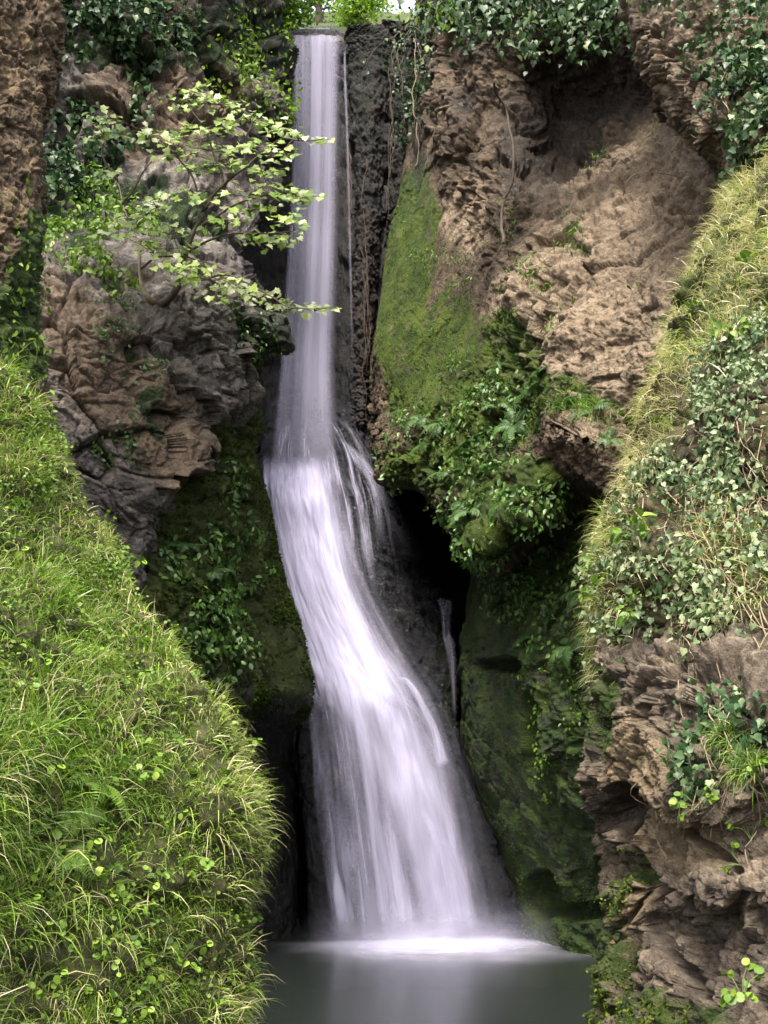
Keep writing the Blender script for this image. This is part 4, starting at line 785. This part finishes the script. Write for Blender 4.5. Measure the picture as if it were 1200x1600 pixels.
# trees above the falls
def far_tree(name, label, px, py, Y, h, cr, n, seed, tm, lsz=.22):
    b = P(px, py, Y); r = np.random.default_rng(seed); root = thing(name, label, 'tree', b); c = b + [0, 0, h]
    tr_ = smooth_line([b, b + [.1, 0, h * .4], b + [-.1, .1, h * .8], c + [0, 0, cr * .5]], 16, .06, seed); obj('trunk', tubes('trunk', [tr_], [(.22, .12, .05)], 8, b), B_bark, root)
    lines, P0 = [], []
    for k in range(26):
        a = tr_[5 + k % 10]; e = c + unit(r.normal(size=3) * [1, 1, .75]) * cr * (.6 + .4 * r.random()); ln = smooth_line([a, (a + e) / 2 + [0, 0, .25], e], 10, .08, k); lines.append(ln)
        m = n // 26; i = r.integers(3, 10, m); P0.append(ln[i] + r.normal(size=(m, 3)) * cr * .16)
    obj('branches', tubes('branches', lines, [(.06, .012)] * len(lines), 5, b), B_bark, root)
    P0 = np.concatenate(P0); N = len(P0)
    obj('crown', leaves('tree_leaves', OVAL, P0, UP * .7 + rnd(N, seed + 1) * .6, rnd(N, seed + 2) - UP * .4, lsz * (.7 + .6 * r.random(N)), np.clip(tm + .2 * fbm(P0 * .9, 2, 3) + .2 * r.normal(size=N), 0, 1), b), L_tree, root)
far_tree('tree', 'bright leafy tree above the left side of the lip', 425, 48, 28.6, .55, 1.25, 2600, 501, .5, .15)
far_tree('tree', 'sunlit pale green tree beyond the notch where the stream enters', 565, 46, 36, .95, 1.5, 1900, 502, .9, .16)
far_tree('tree', 'dark leafy tree at the far left above the cliff', 300, 40, 30.5, 3.0, 2.3, 2000, 503, .25)
far_tree('tree', 'tall spreading tree behind the notch, only its low boughs in view', 495, 44, 44, 2.6, 3.0, 3000, 504, .7, .2)

# ferns and leafy weeds: one of each kind, then copies
def make_fern(name, label, group, n_fr, L, seed, mat, wide=.20):
    r = np.random.default_rng(seed); root = thing(name, label, 'fern', (0, 0, 0), group)
    for k in range(n_fr):
        az = 2 * np.pi * k / n_fr + .3 * r.normal(); d = np.array([np.cos(az), np.sin(az), 0]); l = L * (.75 + .4 * r.random()); s = np.linspace(0, 1, 21)
        ln = d * (l * (s * .75 + .1 * s * s))[:, None] + UP * (l * (.75 * s - .78 * s ** 2.2))[:, None]; tg = unit(np.gradient(ln, axis=0)); sd_ = np.cross(d, UP); pos, tip, nr, sz_ = [], [], [], []
        for i in range(2, 21):
            for sg in (-1, 1): pos.append(ln[i]); tip.append(sg * sd_ + .45 * tg[i]); nr.append(np.cross(sd_, tg[i]) * np.sign(np.cross(sd_, tg[i])[2] + 1e-6)); sz_.append(l * wide * 1.25 * math.sin(math.pi * min(1, (i + .8) / 21.6) ** .8) + .004)
        m_ = len(pos); o = obj('frond', leaves('frond', LANCE, np.array(pos), np.array(nr), np.array(tip), np.array(sz_) * 1.0, np.clip(.5 + .15 * r.normal() + .05 * r.normal(size=m_), 0, 1), seed=seed + k), mat, root)
        obj('stalk', tubes('stalk', [ln], [(.004, .0015)], 4), B_green, o)
    return root
def make_weed(name, label, group, n_l, size, h, seed, mat, tmpl=ROUND, cat='plant'):
    r = np.random.default_rng(seed); root = thing(name, label, cat, (0, 0, 0), group); ls, pos = [], []
    for k in range(n_l):
        a = 2 * np.pi * r.random(); e = np.array([np.cos(a), np.sin(a), 0]) * h * (.3 + .8 * r.random()) + UP * h * (.35 + .8 * r.random()); ls.append(smooth_line([(0, 0, 0), e * [.4, .4, .75], e], 7)); pos.append(e)
    pos = np.array(pos)
    obj('stems', tubes('stems', ls, [(.003, .0015)] * n_l, 4), B_green, root)
    P3 = np.concatenate([pos + unit(rnd(n_l, seed + k)) * size * .25 for k in range(3)]); N = len(P3)
    obj('leaves', leaves('weed_leaves', tmpl, P3, UP * .8 + rnd(N, seed + 8) * .35, unit(P3 - np.array([0, 0, h * .5])) * [1, 1, .3] + rnd(N, seed + 9) * .6, size * (.7 + .5 * r.random(N)), np.clip(.6 + .2 * r.normal(size=N), 0, 1), seed=seed), mat, root)
    return root
def copy_thing(o, label=None):
    c = o.copy(); scene.collection.objects.link(c)
    if label: c['label'] = label
    for ch in o.children:
        d = ch.copy(); scene.collection.objects.link(d); d.parent = c
        for g_ in ch.children: e = g_.copy(); scene.collection.objects.link(e); e.parent = d
    return c
def plant(proto, key, spots, seed, smin=.8, smax=1.25, tilt=.7, labels=None):
    S = SURF[key]; r = np.random.default_rng(seed)
    for k, (x, y) in enumerate(spots):
        a, n = S.at(x, y); o = proto if k == 0 else copy_thing(proto)
        if labels: o['label'] = labels[k]
        z = unit(n * tilt + UP * .7); o.rotation_mode = 'QUATERNION'; o.rotation_quaternion = Vector(z).to_track_quat('Z', 'Y') @ Vector((0, 0, 1)).to_track_quat('Z', 'Y')
        o.location = tuple(float(v) for v in a); s = smin + (smax - smin) * r.random(); o.scale = (s, s, s)
        o.rotation_quaternion = o.rotation_quaternion @ __import__('mathutils').Quaternion((0, 0, 1), 6.28 * r.random())

plant(make_fern('fern', 'x', None, 8, .34, 601, L_herb), 'bank', [(112, 1262), (140, 1225), (98, 1330)], 602, labels=['largest fern on the grass bank, its fronds arching over bare earth', 'smaller upright fern just above the large one on the grass bank', 'dark drooping fern low on the bank below the other two'])
plant(make_fern('fern', 'fern with arching fronds growing on the shaded slopes round the falls', 'ferns on the shaded rock', 7, .62, 611, L_dark, .17), 'right', [(780, 640), (800, 665), (735, 700), (820, 615), (690, 660), (770, 740), (800, 790), (660, 690), (745, 800), (705, 745), (860, 600), (655, 655)], 612)
low_f = make_fern('fern', 'fern with arching fronds hanging on the damp lower wall', 'ferns on the lower wall', 8, .6, 621, L_dark, .17); plant(low_f, 'low', [(850, 860), (880, 900), (820, 880), (905, 930), (870, 960), (800, 940), (840, 1000), (900, 1010)], 622)
plant(make_fern('fern', 'x', None, 9, .5, 631, L_dark, .12), 'slab', [(885, 640), (925, 650), (950, 690)], 632, labels=['fern at the upper end of the tilted slab', 'middle fern spilling over the face of the tilted slab', 'fern at the lower right of the tilted slab'])
plant(make_fern('fern', 'fern with arching fronds in the dark crevices of the left buttress', 'ferns on the left buttress', 7, .5, 641, L_dark), 'butt', [(300, 850), (330, 900), (365, 880), (350, 960), (320, 960), (385, 930), (390, 1120)], 642)
SP_ = np.random.default_rng(650); bank_spots = [(255, 1440), (290, 1405), (270, 1460), (130, 1490), (160, 1510), (200, 1440), (60, 1450), (30, 1400), (320, 1540), (290, 1560), (240, 1520), (20, 1215), (60, 1180), (110, 1130), (40, 1300), (150, 1150), (350, 1320), (380, 1440), (200, 1060), (300, 1240), (60, 1060), (230, 780), (250, 830), (110, 660), (150, 700), (30, 640), (360, 1110), (395, 1170), (300, 980), (180, 1590), (90, 1570)] + [(20 + 300 * a, 700 + 880 * b) for a, b in np.random.default_rng(9).random((34, 2)) if 20 + 300 * a < 60 + .42 * (100 + 880 * b)]
plant(make_weed('weed', 'low weed with rounded bright green leaves growing out of the grass bank', 'leafy weeds on the left bank', 9, .046, .12, 651, L_herb), 'bank', bank_spots, 652)
plant(make_weed('weed', 'leafy weed with pointed leaves among the dry grass of the right bank', 'leafy weeds on the right bank', 9, .085, .16, 661, L_herb, OVAL), 'rbank', [(1080, 480), (1150, 540), (1060, 560), (1000, 900), (960, 940), (1010, 960), (980, 1000), (1190, 430), (1110, 600), (1030, 870), (950, 900)], 662)
plant(make_weed('weed', 'small weed rooted in a crack of the near rock face', 'weeds on the near rock', 7, .042, .09, 671, L_herb), 'rrock', [(1170, 1310), (1150, 1345), (1180, 1230), (1160, 1560), (1195, 1580), (1110, 1250), (1180, 1180)], 672)
tuft_spots = [(1130, 1130), (1150, 1180), (1175, 1200)]
S = SURF['rrock']; pp, nn, qq = S.sample(900, blob(S.q, [(1130, 1150, 22, 30), (1160, 1195, 26, 24)]), 680); N = len(pp); r = np.random.default_rng(681)
o = obj('grass', blades('rock_grass', pp, nn * .7 + UP * .5 + rnd(N, 682) * .4, rnd(N, 683), .10 + .12 * r.random(N), .004 + .003 * r.random(N), 1.6 + r.random(N), np.clip(.4 + .25 * r.normal(size=N), 0, 1)), L_grass); tag(o, 'green grass tuft under the ivy strand on the near rock', None, None, 'stuff')
S = SURF['slab']; pp, nn, qq = S.sample(700, blob(S.q, [(900, 632, 40, 18), (935, 650, 36, 18)]), 690); N = len(pp); r = np.random.default_rng(691)
o = obj('grass', blades('slab_grass', pp, nn * .7 + UP * .5 + rnd(N, 692) * .4, rnd(N, 693), .18 + .22 * r.random(N), .008 + .006 * r.random(N), 2.4 + r.random(N), np.clip(.3 + .2 * r.normal(size=N), 0, 1)), L_grass); tag(o, 'dark green grass drooping over the tilted slab', None, None, 'stuff')

# moss fuzz
def fuzz(label, key, mask, N, size, seed, tm=.5):
    S = SURF[key]; p, n, qq = S.sample(N, mask, seed); r = np.random.default_rng(seed)
    o = obj('moss', leaves('moss', TINY, p - n * .005, rnd(N, seed + 1), n * .8 - UP * .35 + rnd(N, seed + 2) * .5, size * (.5 + r.random(N)), np.clip(tm + .25 * fbm(p * 1.8, 3, seed) + .15 * r.normal(size=N), 0, 1)), L_moss); tag(o, label, None, None, 'stuff')
q = SURF['right'].q; fuzz('bright moss coating the right wall beside the falls', 'right', blob(q, [(640, 480, 55, 200), (690, 560, 90, 120), (740, 640, 120, 60)], .3 * fbm(SURF['right'].p * 1.2, 3, 3)) * (.08 + patch(q, 45, 93, -.25, .2)), 7000, .035, 700, .6)
q = SURF['low'].q; fuzz('dark moss over the lower right wall', 'low', (q[..., 0] > 760) * (q[..., 0] < 960) * (q[..., 1] > 830) * (0.1 + patch(q, 50, 91)), 7000, .04, 710, .65)
q = SURF['butt'].q; fuzz('dark moss on the buttress left of the cascade', 'butt', (q[..., 0] > 240) * (q[..., 1] < 1130) * (0.15 + patch(q, 40, 92)), 14000, .06, 720, .3)
q = SURF['rrock'].q; fuzz('yellow green moss along the edge of the near right rock', 'rrock', blob(q, [(935, 1100, 18, 80), (945, 1540, 36, 100), (960, 1380, 18, 60), (1020, 1585, 50, 30)], .4 * fbm(SURF['rrock'].p * 2, 3, 3)), 12000, .026, 730, .65)
q = SURF['bank'].q; fuzz('olive moss hanging on the waterside edge of the grass bank', 'bank', sstep(.84, .95, q[..., 0] / 355) * (q[..., 0] < 372) * sstep(1350, 1450, q[..., 1]), 7000, .03, 740, .5)
